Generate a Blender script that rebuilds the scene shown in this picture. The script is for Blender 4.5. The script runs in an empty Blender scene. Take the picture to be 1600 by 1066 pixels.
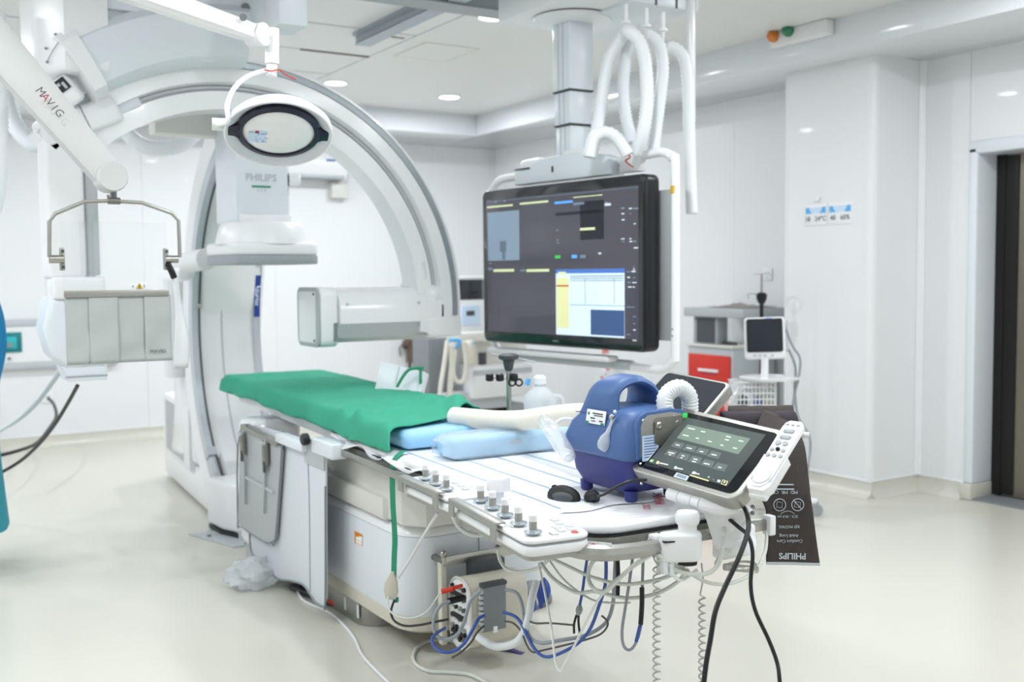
import bpy, bmesh, math, random
import numpy as np
from mathutils import Matrix, Vector, noise
from math import sin, cos, pi, radians as R
random.seed(7)
SC = bpy.context.scene
COL = SC.collection

# ------------------------------------------------------------------ camera
F_PX, CAM_H = 1630.0, 1.42
YAW, PITCH, ROLL = R(32.1), R(3.65), R(.59)
fwd = Vector((sin(YAW)*cos(PITCH), cos(YAW)*cos(PITCH), -sin(PITCH)))
_r0 = Vector((cos(YAW), -sin(YAW), 0)); _u0 = _r0.cross(fwd)
c_right = _r0*cos(ROLL) - _u0*sin(ROLL)
c_up = _u0*cos(ROLL) + _r0*sin(ROLL)
EYE = Vector((0, 0, CAM_H))
cd = bpy.data.cameras.new('camera')
cam = bpy.data.objects.new('camera', cd); COL.objects.link(cam)
cd.sensor_width = 36.0; cd.lens = 36.0*F_PX/1600.0
cd.clip_start = .05; cd.clip_end = 60
cam.matrix_world = Matrix((
    (c_right.x, c_up.x, -fwd.x, EYE.x), (c_right.y, c_up.y, -fwd.y, EYE.y),
    (c_right.z, c_up.z, -fwd.z, EYE.z), (0, 0, 0, 1)))
cd.dof.use_dof = True; cd.dof.focus_distance = 3.0; cd.dof.aperture_fstop = 2.8
SC.camera = cam

# ------------------------------------------------------------------ world, exposure, light
w = bpy.data.worlds.new('world'); SC.world = w; w.use_nodes = True
w.node_tree.nodes['Background'].inputs[0].default_value = (.8, .88, 1, 1)
w.node_tree.nodes['Background'].inputs[1].default_value = .3
SC.view_settings.view_transform = 'Standard'
SC.view_settings.look = 'None'
SC.view_settings.gamma = 1.0
SC.view_settings.use_curve_mapping = False
SC.view_settings.exposure = -0.19
DOWN_W = 21.0
def area_light(name, loc, size, watts, shape='SQUARE', col=(.93, .965, 1.0), sy=None):
    l = bpy.data.lights.new(name, 'AREA'); l.energy = watts; l.shape = shape; l.size = size; l.color = col
    if sy: l.size_y = sy
    o = bpy.data.objects.new(name, l); COL.objects.link(o); o.location = loc
    return o
ADDED_PANELS = [(-.9, .9, 5), (-.9, 3.6, 22), (1.2, -.6, 6), (3.6, -.6, 9), (-.9, 6.3, 34), (1.35, 2.2, 7), (3.6, 1.6, 15)]  # LED panels out of view, added to fill the room with even light
for x, y, pw in ADDED_PANELS:
    area_light('added_panel_light', (x, y, 2.905), 1.15, pw, 'RECTANGLE', sy=.55)
DOWNS = [(3.237, 5.335), (3.25, 7.74), (4.34, 7.88), (2.1, 7.74), (-.1, 7.74), (-1.2, 5.335), (4.34, 2.9), (4.34, .6), (2.1, .6), (2.1, 2.9), (-.1, 2.9)]
for x, y in DOWNS:
    area_light('downlight_lamp', (x, y, 2.905), .14, DOWN_W*(1.2 if x > 3 else 1.), 'DISK')

# ------------------------------------------------------------------ helpers
def ray(px, py):
    return fwd + c_right*((px-800)/F_PX) - c_up*((py-533)/F_PX)
def at(px, py, X=None, Y=None, Z=None, D=None):
    d = ray(px, py)
    if X is not None: t = X/d.x
    elif Y is not None: t = Y/d.y
    elif Z is not None: t = (Z-CAM_H)/d.z
    else: t = D
    return EYE + d*t
def lin(h):
    h = h.lstrip('#'); o = []
    for i in (0, 2, 4):
        c = int(h[i:i+2], 16)/255
        o.append(c/12.92 if c <= .04045 else ((c+.055)/1.055)**2.4)
    return tuple(o)
MATS = {}
def mat(name, hexc, rough=.45, metal=0., var=.03, scale=6., bump=0., bscale=60., trans=0., alpha=1., emit=None, es=0., coat=0., ior=1.45, spec=.5, sub=0.):
    m = bpy.data.materials.new(name); m.use_nodes = True; MATS[name] = m
    nt = m.node_tree; b = nt.nodes['Principled BSDF']
    c = lin(hexc)
    tc = nt.nodes.new('ShaderNodeTexCoord')
    nz = nt.nodes.new('ShaderNodeTexNoise'); nz.inputs['Scale'].default_value = scale; nz.inputs['Detail'].default_value = 4
    nt.links.new(tc.outputs['Object'], nz.inputs['Vector'])
    mx = nt.nodes.new('ShaderNodeMix'); mx.data_type = 'RGBA'
    nt.links.new(nz.outputs['Fac'], mx.inputs[0])
    mx.inputs[6].default_value = tuple(max(0, v*(1-var)) for v in c)+(1,)
    mx.inputs[7].default_value = tuple(min(1, v*(1+var)) for v in c)+(1,)
    nt.links.new(mx.outputs[2], b.inputs['Base Color'])
    b.inputs['Roughness'].default_value = rough; b.inputs['Metallic'].default_value = metal
    b.inputs['Transmission Weight'].default_value = trans; b.inputs['Alpha'].default_value = alpha
    b.inputs['IOR'].default_value = ior; b.inputs['Coat Weight'].default_value = coat
    b.inputs['Specular IOR Level'].default_value = spec
    if sub: b.inputs['Subsurface Weight'].default_value = sub; b.inputs['Subsurface Radius'].default_value = (.02, .02, .02)
    if emit: b.inputs['Emission Color'].default_value = lin(emit)+(1,); b.inputs['Emission Strength'].default_value = es
    if bump:
        n2 = nt.nodes.new('ShaderNodeTexNoise'); n2.inputs['Scale'].default_value = bscale; n2.inputs['Detail'].default_value = 5
        nt.links.new(tc.outputs['Object'], n2.inputs['Vector'])
        bp = nt.nodes.new('ShaderNodeBump'); bp.inputs['Strength'].default_value = bump; bp.inputs['Distance'].default_value = .01
        nt.links.new(n2.outputs['Fac'], bp.inputs['Height']); nt.links.new(bp.outputs['Normal'], b.inputs['Normal'])
    return m

def catmull(P, n=6, closed=False):
    P = [Vector(p) for p in P]
    if len(P) < 3 and not closed: return P
    out = []
    N = len(P)
    for i in range(N if closed else N-1):
        if closed: a, b, c, d = P[(i-1) % N], P[i], P[(i+1) % N], P[(i+2) % N]
        else: a, b, c, d = P[max(i-1, 0)], P[i], P[i+1], P[min(i+2, N-1)]
        for k in range(n):
            t = k/n
            out.append(.5*((2*b)+(c-a)*t+(2*a-5*b+4*c-d)*t*t+(3*b-a-3*c+d)*t**3))
    if not closed: out.append(P[-1])
    return out
def rrect(w, h, r, n=5):
    o = []
    for cx, cy, a in ((w/2-r, h/2-r, 0), (-w/2+r, h/2-r, 90), (-w/2+r, -h/2+r, 180), (w/2-r, -h/2+r, 270)):
        for k in range(n+1):
            t = R(a+90*k/n); o.append((cx+r*cos(t), cy+r*sin(t)))
    return o
def frame(o, ex, ey):
    ex = Vector(ex).normalized(); ey = Vector(ey); ez = ex.cross(ey).normalized(); ey = ez.cross(ex)
    o = Vector(o)
    return Matrix(((ex.x, ey.x, ez.x, o.x), (ex.y, ey.y, ez.y, o.y), (ex.z, ey.z, ez.z, o.z), (0, 0, 0, 1)))
def onplane(M, px, py):
    n = M.to_3x3().col[2]; d = ray(px, py); t = (M.translation-EYE).dot(n)/d.dot(n)
    return M.inverted() @ (EYE+d*t)
def rotz(o, deg):
    return Matrix.Translation(Vector(o)) @ Matrix.Rotation(R(deg), 4, 'Z')

class MB:
    def __init__(s, M=None):
        s.bm = bmesh.new(); s.M = M or Matrix.Identity(4)
    def _fin(s, vs, M=None):
        T = s.M @ M if M is not None else s.M
        for v in vs: v.co = T @ v.co
    def box(s, c, size, bev=0., seg=2, M=None):
        r = bmesh.ops.create_cube(s.bm, size=1.); vs = r['verts']
        for v in vs: v.co = Vector((v.co.x*size[0], v.co.y*size[1], v.co.z*size[2]))
        if bev:
            es = list({e for v in vs for e in v.link_edges})
            r = bmesh.ops.bevel(s.bm, geom=es, offset=min(bev, min(size)*.49), segments=seg, profile=.5, affect='EDGES', clamp_overlap=True)
            fs = {f for v in r['verts'] for f in v.link_faces}
            vs = list({v for f in fs for v in f.verts})
        for v in vs: v.co += Vector(c)
        s._fin(vs, M); return s
    def bx(s, lo, hi, bev=0., seg=2):
        lo, hi = Vector(lo), Vector(hi)
        return s.box((lo+hi)/2, tuple(abs(q) for q in (hi-lo)), bev, seg)
    def prism(s, pts, z0, z1, bev=0., seg=2, M=None, bev_all=False):
        a = [s.bm.verts.new((p[0], p[1], z0)) for p in pts]
        b = [s.bm.verts.new((p[0], p[1], z1)) for p in pts]
        n = len(pts)
        fs = [s.bm.faces.new(list(reversed(a))), s.bm.faces.new(b)]
        for i in range(n): fs.append(s.bm.faces.new((a[i], a[(i+1) % n], b[(i+1) % n], b[i])))
        bmesh.ops.recalc_face_normals(s.bm, faces=fs)
        vs = a+b
        if bev:
            es = [e for e in {e for v in vs for e in v.link_edges} if bev_all or abs(e.verts[0].co.z-e.verts[1].co.z) < 1e-6]
            r = bmesh.ops.bevel(s.bm, geom=es, offset=bev, segments=seg, profile=.5, affect='EDGES', clamp_overlap=True)
            fs = {f for v in r['verts'] for f in v.link_faces}; vs = list({v for f in fs for v in f.verts})
        s._fin(vs, M); return s
    def poly(s, pts):
        vs = [s.bm.verts.new(p) for p in pts]; s.bm.faces.new(vs); s._fin(vs); return s
    def tube(s, P, r, seg=8, n=6, closed=False, smooth=True, cap=True, rib=0., sq=False):
        P = catmull(P, n, closed) if smooth else [Vector(p) for p in P]
        if rib:   # corrugation: resample evenly
            L = [0]
            for i in range(1, len(P)): L.append(L[-1]+(P[i]-P[i-1]).length)
            m = max(8, int(L[-1]/rib)*2); Q = []; j = 0
            for k in range(m+1):
                t = L[-1]*k/m
                while j < len(P)-2 and L[j+1] < t: j += 1
                f = (t-L[j])/max(1e-9, L[j+1]-L[j]); Q.append(P[j].lerp(P[j+1], f))
            P = Q
        N = len(P); rings = []; up = None
        for i, p in enumerate(P):
            if closed: t = P[(i+1) % N]-P[i-1]
            else: t = P[min(i+1, N-1)]-P[max(i-1, 0)]
            if t.length < 1e-9: t = Vector((0, 0, 1))
            t.normalize()
            if up is None:
                up = Vector((0, 0, 1)) if abs(t.z) < .9 else Vector((1, 0, 0))
            sd = t.cross(up)
            if sd.length < 1e-6: sd = t.orthogonal()
            sd.normalize(); up = sd.cross(t).normalized()
            rr = r(i/(N-1)) if callable(r) else r
            if rib: rr *= (1.06 if i % 2 else .93)
            rings.append([s.bm.verts.new(p+(sd*cos(2*pi*k/seg+(pi/4 if sq else 0))+up*sin(2*pi*k/seg+(pi/4 if sq else 0)))*rr) for k in range(seg)])
        for i in range(N if closed else N-1):
            a, b = rings[i], rings[(i+1) % N]
            for k in range(seg):
                s.bm.faces.new((a[k], a[(k+1) % seg], b[(k+1) % seg], b[k]))
        if cap and not closed:
            s.bm.faces.new(list(reversed(rings[0]))); s.bm.faces.new(rings[-1])
        s._fin([v for g in rings for v in g]); return s
    def cyl(s, p0, p1, r, r2=None, seg=20):
        p0, p1 = Vector(p0), Vector(p1)
        return s.lathe([(r, 0), (r if r2 is None else r2, (p1-p0).length)], p0, p1-p0, seg, cap=True)
    def lathe(s, prof, o=(0, 0, 0), ax=(0, 0, 1), seg=24, cap=True, sx=1., sy=1.):
        ax = Vector(ax).normalized(); o = Vector(o)
        e = Vector((1, 0, 0)) if abs(ax.x) < .9 else Vector((0, 1, 0))
        e1 = (e-ax*e.dot(ax)).normalized(); e2 = ax.cross(e1); rings = []
        for r, z in prof:
            rings.append([s.bm.verts.new(o+ax*z+(e1*cos(2*pi*k/seg)*sx+e2*sin(2*pi*k/seg)*sy)*max(r, 1e-5)) for k in range(seg)])
        fs = []
        for a, b in zip(rings, rings[1:]):
            for k in range(seg): fs.append(s.bm.faces.new((a[k], a[(k+1) % seg], b[(k+1) % seg], b[k])))
        if cap:
            fs.append(s.bm.faces.new(list(reversed(rings[0])))); fs.append(s.bm.faces.new(rings[-1]))
        s._fin([v for g in rings for v in g]); return s
    def ball(s, c, r, sc=(1, 1, 1), seg=16):
        q = bmesh.ops.create_uvsphere(s.bm, u_segments=seg, v_segments=max(6, seg//2), radius=r)
        for v in q['verts']: v.co = Vector((v.co.x*sc[0], v.co.y*sc[1], v.co.z*sc[2]))+Vector(c)
        s._fin(q['verts']); return s
    def sweep(s, prof, fn, n, closed_prof=True, cap=True):
        """prof: list of (a,b); fn(t,a,b)->point, t 0..1"""
        rings = [[s.bm.verts.new(fn(i/n, a, b)) for a, b in prof] for i in range(n+1)]
        m = len(prof); fs = []
        for x, y in zip(rings, rings[1:]):
            for k in range(m if closed_prof else m-1):
                fs.append(s.bm.faces.new((x[k], x[(k+1) % m], y[(k+1) % m], y[k])))
        if cap and closed_prof: fs += [s.bm.faces.new(rings[0]), s.bm.faces.new(rings[-1])]
        bmesh.ops.recalc_face_normals(s.bm, faces=fs)
        s._fin([v for g in rings for v in g]); return s
    def grid(s, fn, nu, nv):
        V = [[s.bm.verts.new(fn(i/nu, j/nv)) for j in range(nv+1)] for i in range(nu+1)]
        for i in range(nu):
            for j in range(nv): s.bm.faces.new((V[i][j], V[i+1][j], V[i+1][j+1], V[i][j+1]))
        s._fin([v for g in V for v in g]); return s

ROOT = {}
def _root(o): return ROOT.get(o.name, Vector((0, 0, 0)))
def build(name, mb, m, parent=None, smooth=35, solid=0., sub=0, label=None, kind=None, base=True):
    me = bpy.data.meshes.new(name); bmesh.ops.remove_doubles(mb.bm, verts=mb.bm.verts, dist=1e-6)
    if parent is None and base:
        xs = [v.co for v in mb.bm.verts]
        o = Vector(((min(v.x for v in xs)+max(v.x for v in xs))/2, (min(v.y for v in xs)+max(v.y for v in xs))/2, min(v.z for v in xs)))
    elif parent is None: o = Vector((0, 0, 0))
    else: o = _root(parent)
    for v in mb.bm.verts: v.co -= o
    mb.bm.to_mesh(me); mb.bm.free()
    me.materials.append(MATS[m] if isinstance(m, str) else m)
    me.shade_smooth(); me.set_sharp_from_angle(angle=R(smooth))
    ob = bpy.data.objects.new(name, me); COL.objects.link(ob)
    ROOT[ob.name] = o
    if parent: ob.parent = parent
    else: ob.location = o
    if solid:
        q = ob.modifiers.new('solid', 'SOLIDIFY'); q.thickness = solid; q.offset = 0
    if sub:
        q = ob.modifiers.new('sub', 'SUBSURF'); q.levels = q.render_levels = sub
    if label: ob['label'] = label
    if kind: ob['kind'] = kind
    return ob
def thing(name, label, cat, loc, group=None):
    o = bpy.data.objects.new(name, None); COL.objects.link(o); o.empty_display_size = .05
    o.location = Vector(loc); ROOT[o.name] = Vector(loc); o['label'] = label; o['category'] = cat
    if group: o['group'] = group
    return o
def tag(o, label, cat, group=None):
    o['label'] = label; o['category'] = cat
    if group: o['group'] = group
    return o
def struct(name, mb, m, parent=None, **k):
    o = build(name, mb, m, parent, **k)
    if not parent: o['kind'] = 'structure'
    return o
def shift_copy(root, d, label=None):
    r = root.copy(); COL.objects.link(r); r.location = root.location+Vector(d); ROOT[r.name] = r.location.copy()
    if label: r['label'] = label
    for ch in list(root.children):
        c = ch.copy(); COL.objects.link(c); c.parent = r
        for g in ch.children:
            q = g.copy(); COL.objects.link(q); q.parent = c
    return r
def text(s_, M, size, m, parent, name='lettering', align='CENTER', bold=0., sx=1.):
    c = bpy.data.curves.new(name, 'FONT'); c.body = s_; c.size = size; c.align_x = align; c.align_y = 'CENTER'
    c.extrude = .0004; c.offset = bold; c.materials.append(MATS[m]); c.resolution_u = 2
    q = bpy.data.objects.new('tmp_text', c); COL.objects.link(q)
    bpy.context.view_layer.update()
    me = bpy.data.meshes.new_from_object(q.evaluated_get(bpy.context.evaluated_depsgraph_get()))
    bpy.data.objects.remove(q); bpy.data.curves.remove(c)
    T = Matrix.Translation(-_root(parent)) @ M @ Matrix.Diagonal((sx, 1, 1, 1))
    me.transform(T)
    o = bpy.data.objects.new(name, me); COL.objects.link(o)
    if parent: o.parent = parent
    return o

# ------------------------------------------------------------------ materials
mat('wall', 'ECEEF0', .34, var=.012, scale=1.2, coat=.04)
mat('arm_grey', 'D2D3D2', .4, var=.01)
mat('wall_joint', 'D3D7DA', .5)
mat('grey_brown', '9c9692', .8, var=.1)
mat('floor_vinyl', 'D3D1C6', .24, var=.03, scale=2.2, bump=.02, bscale=9)
mat('ceil', 'E8E9E8', .4, var=.01)
mat('gap', '4a4844', .8)
mat('fascia', 'E6EAEE', .12, var=.01, coat=.3)
mat('white', 'F0F1F3', .32, var=.012)
mat('white_gloss', 'F3F4F6', .15, var=.01, coat=.3)
mat('cool_white', 'E3E9EF', .3, var=.015)
mat('warm_white', 'E0DFD9', .4, var=.02)
mat('lightgrey', 'BFC4C8', .4, var=.02)
mat('grey', '9EA4A8', .4, var=.03)
mat('midgrey', '82888C', .45, var=.03)
mat('darkgrey', '4c5054', .5, var=.05)
mat('black', '15161a', .35, var=.05)
mat('rubber', '1d1d1f', .6, var=.08)
mat('gloss_black', '121217', .07, coat=.6)
mat('steel', 'B4B2AC', .28, 1., var=.04, scale=40)
mat('steel_dark', '8d8a84', .35, 1., var=.05, scale=40)
mat('satin', 'A8A7A2', .38, .7, var=.04, scale=30)
mat('chrome', 'd0d2d4', .12, 1.)
mat('rail_grey', 'a4acb2', .3, .35, var=.02)
mat('rail_light', 'C6CBD2', .3, .15, var=.02)
mat('green_cloth', '45A78A', .85, var=.08, scale=14, bump=.25, bscale=320, spec=.2)
mat('green_strap', '2F8F70', .8, var=.08, bump=.2, bscale=200)
mat('blue_vinyl', '9CD0F6', .45, var=.03, scale=5)
mat('pad_blue', 'A9D8F6', .6, var=.05, scale=8)
mat('film', 'F4F8FC', .10, var=0., trans=.5, alpha=.5, ior=1.3, bump=.9, bscale=26)
mat('sheet', 'EEF1F5', .35, var=.015, scale=5, bump=.08, bscale=30)
mat('blue_line', '8FB4E0', .5)
mat('red_print', 'A83A58', .6)
mat('warm_blue', '49699E', .42, var=.04, scale=9, bump=.06, bscale=420)
mat('deep_blue', '343A80', .45, var=.05, scale=9, bump=.06, bscale=420)
mat('hose', 'E9E6DC', .5, var=.02)
mat('hose_white', 'E9EDF0', .45, var=.01)
mat('clear', 'EEF4F8', .25, var=0, trans=.4, alpha=.7, ior=1.2)
mat('clear_panel', 'E8EEF0', .04, var=0, trans=.95, alpha=.16, ior=1.1)
mat('lead', 'B4BBB9', .5, var=.04, scale=10, bump=.25, bscale=16)
mat('shield_grey', 'B5BABD', .38, var=.02)
mat('drape', 'D3D9DE', .5, var=.02)
mat('screen_dark', '2c3038', .1, coat=.5)
mat('teal', '1c7f86', .35)
mat('teal_light', '34b4bd', .35)
mat('red_box', 'D8362C', .35, var=.04)
mat('orange', 'E08A2a', .3)
mat('orange_dome', 'D67A22', .12, coat=.6)
mat('green_dome', '0E7C55', .12, coat=.6)
mat('yellow', 'D9B434', .5)
mat('navy', '2c49a0', .4)
mat('sign_blue', '58B2EE', .4)
mat('sign_pale', 'CFE3FA', .4)
mat('paper', 'F1F3F5', .6, var=.01)
mat('ink', '50545c', .6)
mat('ring_navy', '1b1a33', .25)
mat('cuff', '403a38', .75, var=.06, scale=30, bump=.2, bscale=260)
mat('cuff_print', 'c3cbd3', .6)
mat('purple_cloth', '3c363e', .85, var=.1, bump=.3, bscale=120)
mat('gown', '2690CC', .8, var=.05, bump=.2, bscale=60)
mat('gown_teal', '3FA3B6', .8, var=.05, bump=.2, bscale=60)
mat('skin', 'D8A98A', .55, sub=.1)
mat('hair', '1d1816', .6)
mat('shoe', '24407e', .6)
mat('cable_white', 'E6E9EA', .4)
mat('cable_ivory', 'D9DDD6', .4)
mat('coil_grey', 'b9b9b4', .4)
mat('cable_grey', '9aa2aa', .4)
mat('cable_blue', '3a5aa8', .4)
mat('cable_black', '17181b', .4)
mat('cable_dark', '55524f', .45)
mat('purple', '5a4a86', .5)
mat('balloon_blue', '2f4fa6', .35)
mat('beige', 'D6D2C4', .45, var=.03)
mat('red', 'D8402A', .4)
mat('brown', '6b564c', .6)
mat('door_dark', '22211f', .3, .3)
mat('door_bronze', '857e72', .3, .75, var=.06, scale=2)
mat('lamp_emit', 'ffffff', .5, emit='FFFFFF', es=9.)
mat('added_panel_emit', 'ffffff', .5, emit='FFFFFF', es=3.)  # glowing face of the added, unseen ceiling panels
mat('s_bg', '38363e', .12, emit='5a5862', es=.55, coat=.5)
mat('s_white', 'dfeef6', .3, emit='D6EAF2', es=.55)
mat('s_yellow', 'f0eeb4', .3, emit='ECEAB0', es=.4)
mat('s_blue', '3d66b0', .3, emit='4f74b8', es=.8)
mat('s_navy', '35507c', .3, emit='3c5580', es=.7)
mat('s_xray', '7f93a6', .3, emit='90a4b8', es=.5)
mat('s_xdark', '5b6c7e', .3, emit='5f7082', es=.6)
mat('s_strip', 'cfd6a8', .3, emit='cfd8ac', es=.7)
mat('s_bar', '6f7f92', .3, emit='64748a', es=.7)
mat('s_text', 'd0d6dc', .3, emit='c8d0d8', es=.7)
mat('s_bright', '4f98e8', .3, emit='5aa4f2', es=.9)
mat('s_green', '35b050', .3, emit='3fc060', es=.8)
mat('s_dark', '1d1f26', .2, emit='23252c', es=.5)
mat('t_bg', '434a4a', .1, emit='4e5856', es=.55, coat=.5)
mat('t_area', '6c7a70', .15, emit='76867c', es=.6)
mat('t_btn', '5c6463', .15, emit='626c6a', es=.6)
mat('t_text', 'd4dad2', .2, emit='ccd4cc', es=.45)
mat('t_yellow', 'e0d69a', .2, emit='e0d69a', es=.8)
mat('t_green', '9cc48a', .2, emit='9cc48a', es=.7)
# ================================================================== ROOM
XW, YB, XS, YS, ZS, ZC = 5.78, 9.53, 5.06, 8.67, 2.74, 2.935
XL, YF = -2.6, -2.3
fl = MB().bx((XL-.2, YF-.2, -.1), (XW+.9, YB+.2, 0)); struct('floor', fl, 'floor_vinyl')
# ceiling: dark backing, then panels with open joints
ce = struct('ceiling', MB().bx((XL-.2, YF-.2, ZC+.02), (XW+.9, YB+.2, ZC+.1)), 'gap')
ys = [YF, -1.0, .45, 1.9, 2.65, 3.4, 3.95, 4.6, 5.33, 6.0, 6.72, 7.45, 8.1, YS]
for i in range(len(ys)-1):
    for x0, x1 in ((XL, .955), (.955, 3.08)):
        g = .011
        build('panel', MB().bx((x0+g, ys[i]+g, ZC), (x1-g, ys[i+1]-g, ZC+.02)), 'ceil', ce)
for x0, x1, y0, y1 in ((3.08, XS, YF, 6.12), (3.08, 3.2, 6.12, 6.62), (3.62, XS, 6.12, 6.62), (3.08, XS, 6.62, YS)):
    build('panel', MB().bx((x0, y0, ZC), (x1, y1, ZC+.02)), 'ceil', ce)
mat('hatch_edge', 'CFC9B4', .6)
build('hatch_rim', MB().bx((3.2, 6.12, ZC+.002), (3.62, 6.62, ZC+.01)), 'hatch_edge', ce)
build('hatch', MB().bx((3.215, 6.135, ZC-.002), (3.605, 6.605, ZC+.012)), 'ceil', ce)
# short open slots in the ceiling
for x, y, L in ((2.97, 6.1, .13), (2.99, 5.33, .12), (2.83, 6.74, .5)):
    build('slot', MB().bx((x-L/2, y-.012, ZC-.002), (x+L/2, y+.012, ZC+.006)), 'gap', ce)
# lowered border with a glossy fascia
struct('trim_1', MB().bx((XS, YF, ZS), (XW+.05, YB+.05, ZC+.03), .006), 'fascia')
struct('trim_2', MB().bx((XL, YS, ZS), (XS, YB+.05, ZC+.03), .006), 'fascia')
# walls made of panels with thin joints
wb = struct('wall_back', MB().bx((XL-.2, YB+.02, 0), (XW+.2, YB+.12, 3.05)), 'wall_joint')
x = XL
while x < XW-.01:
    x1 = min(x+1.19, XW)
    build('panel', MB().bx((x+.0008, YB, .1), (x1-.0008, YB+.02, ZS)), 'wall', wb); x = x1
DY1, DY0 = 3.885, 2.35       # door opening
wr = struct('wall_right', MB().bx((XW+.02, DY1+.02, 0), (XW+.12, YB, 3.05)).bx((XW+.02, YF, 2.15), (XW+.12, DY1+.02, 3.05)).bx((XW+.02, YF, 0), (XW+.12, DY0-.02, 2.15)), 'wall_joint')
y = YB
while y > DY1+.02:
    y1 = max(y-1.19, DY1+.06)
    if y-y1 > .03: build('panel', MB().bx((XW, y1+.0008, .1), (XW+.02, y-.0008, ZS)), 'wall', wr)
    y = y1
    if abs(y-(DY1+.06)) < 1e-6: break
build('panel', MB().bx((XW, DY0-.06, 2.16), (XW+.02, DY1+.058, ZS)), 'wall', wr)
for a, b in ((1.16, DY0-.064), (-.03, 1.156), (YF, -.034)):
    build('panel', MB().bx((XW, a, .1), (XW+.02, b, ZS)), 'wall', wr)
struct('wall_left', MB().bx((XL-.1, YF, 0), (XL, YB, 3.05)), 'wall')
struct('wall_front', MB().bx((XL, YF-.1, 0), (XW, YF, 3.05)), 'wall')
# pillar standing out from the right wall, with rounded corner trims
PX0, PY0, PY1 = 5.32, 4.285, 5.028
wp = struct('wall_pillar', MB().bx((PX0+.012, PY0+.012, 0), (XW, PY1-.012, ZS)), 'wall_joint')
build('panel', MB().bx((PX0, PY0+.05, .1), (PX0+.012, PY1-.05, ZS)), 'wall', wp)
build('panel', MB().bx((PX0+.05, PY0, .1), (XW-.03, PY0+.012, ZS)), 'wall', wp)
build('panel', MB().bx((PX0+.05, PY1-.012, .1), (XW, PY1, ZS)), 'wall', wp)
for yy, sg in ((PY0, 1), (PY1, -1)):
    pts = [(PX0-.002, yy+sg*.052)]+[(PX0+.045-.047*cos(R(a)), yy+sg*(.045-.047*sin(R(a)))) for a in range(0, 91, 15)]+[(PX0+.052, yy-sg*.002), (PX0+.052, yy+sg*.02), (PX0+.02, yy+sg*.052)]
    build('corner_strip', MB().prism(pts, .1, ZS), 'wall', wp, smooth=40)
build('corner_strip', MB().prism([(XW-.035, PY0-.002), (XW-.022, PY0-.022), (XW-.002, PY0-.035), (XW, PY0)], .1, ZS), 'wall', wp)
# coved skirting of floor vinyl
def cove(name, a, b, n):
    a, b, n = Vector(a), Vector(b), Vector(n)
    prof = [(0, .1), (.006, .1), (.008, .06), (.02, .025), (.045, .006), (.06, .0005), (0, .0005)]
    o = struct(name, MB().sweep(prof, lambda t, q, z: a.lerp(b, t)+n*q+Vector((0, 0, z)), 1), 'floor_vinyl', smooth=60)
    build('cap', MB().sweep([(0, .098), (.01, .098), (.01, .106), (0, .106)], lambda t, q, z: a.lerp(b, t)+n*q+Vector((0, 0, z)), 1), 'white', o)
cove('baseboard_back', (XL, YB, 0), (XW, YB, 0), (0, -1, 0))
cove('baseboard_right', (XW, YB, 0), (XW, PY1, 0), (-1, 0, 0))
cove('baseboard_pillar', (PX0, PY1+.02, 0), (PX0, PY0-.02, 0), (-1, 0, 0))
cove('baseboard_pillar_side', (PX0, PY0, 0), (XW, PY0, 0), (0, -1, 0))
cove('baseboard_door', (XW, PY0, 0), (XW, DY1+.06, 0), (-1, 0, 0))
cove('baseboard_left', (XL, YF, 0), (XL, YB, 0), (1, 0, 0))
# sliding door in the right wall
dr = struct('door_1', MB().bx((XW+.2, DY0, .02), (XW+.25, DY1-.055, 2.12)), 'door_bronze')
fr = MB()
for a, b in (((XW-.012, DY1, .10), (XW+.2, DY1+.06, 2.16)), ((XW-.012, DY0-.06, .1), (XW+.2, DY0, 2.16)), ((XW-.012, DY0-.06, 2.12), (XW+.2, DY1+.06, 2.2))):
    fr.bx(a, b, .012, 3)
build('frame', fr, 'cool_white', dr)
build('frame_foot', MB().bx((XW-.03, DY1-.004, .0005), (XW+.2, DY1+.075, .10), .01), 'floor_vinyl', dr)
build('seal', MB().bx((XW+.185, DY1-.06, .02), (XW+.26, DY1, 2.12)), 'door_dark', dr)
build('threshold', MB().bx((XW, DY0, .0005), (XW+.3, DY1, .012)), 'midgrey', dr)
build('leaf_edge', MB().bx((XW+.19, DY1-.14, .03), (XW+.2, DY1-.06, 2.11)), 'door_dark', dr)
# wall trunking behind the patient end
za, zb = .705, 1.06
tr = struct('trim_3', MB().bx((XL, YB-.05, za+.03), (1.9, YB, zb-.03)), 'wall')
for z in (za, zb):
    build('edge_strip', MB().bx((XL, YB-.06, z-.03), (1.9, YB, z+.03), .012), 'lightgrey', tr)
# lamps in the ceiling (downlights in and out of view; unseen LED panels added to brighten the room)
DLAB = ['round ceiling downlight nearest the monitor boom', 'round downlight partly behind the white lateral arc', 'round downlight in the far corner of the ceiling']
for i, (x, y) in enumerate(DOWNS):
    if i < 3: t = thing('downlight', DLAB[i], 'downlight', (x, y, ZC), 'downlights in the ceiling')
    rim = MB().lathe([(.098, 0), (.098, -.006), (.085, -.009), (.082, -.002), (.082, 0)], (x, y, ZC-.0005), (0, 0, 1), 32, cap=False)
    rim = build('rim' if i < 3 else 'downlight', rim, 'white', t if i < 3 else ce)
    build('diffuser', MB().lathe([(.0, -.004), (.081, -.004)], (x, y, ZC), (0, 0, 1), 32, cap=False), 'lamp_emit', t if i < 3 else rim)
for x, y, pw in ADDED_PANELS:
    fr_ = build('added_panel_light', MB().bx((x-.6, y-.3, ZC-.012), (x+.6, y+.3, ZC-.001), .004), 'white', ce)
    build('diffuser', MB().bx((x-.575, y-.275, ZC-.016), (x+.575, y+.275, ZC-.011)), 'added_panel_emit', fr_)
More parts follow.
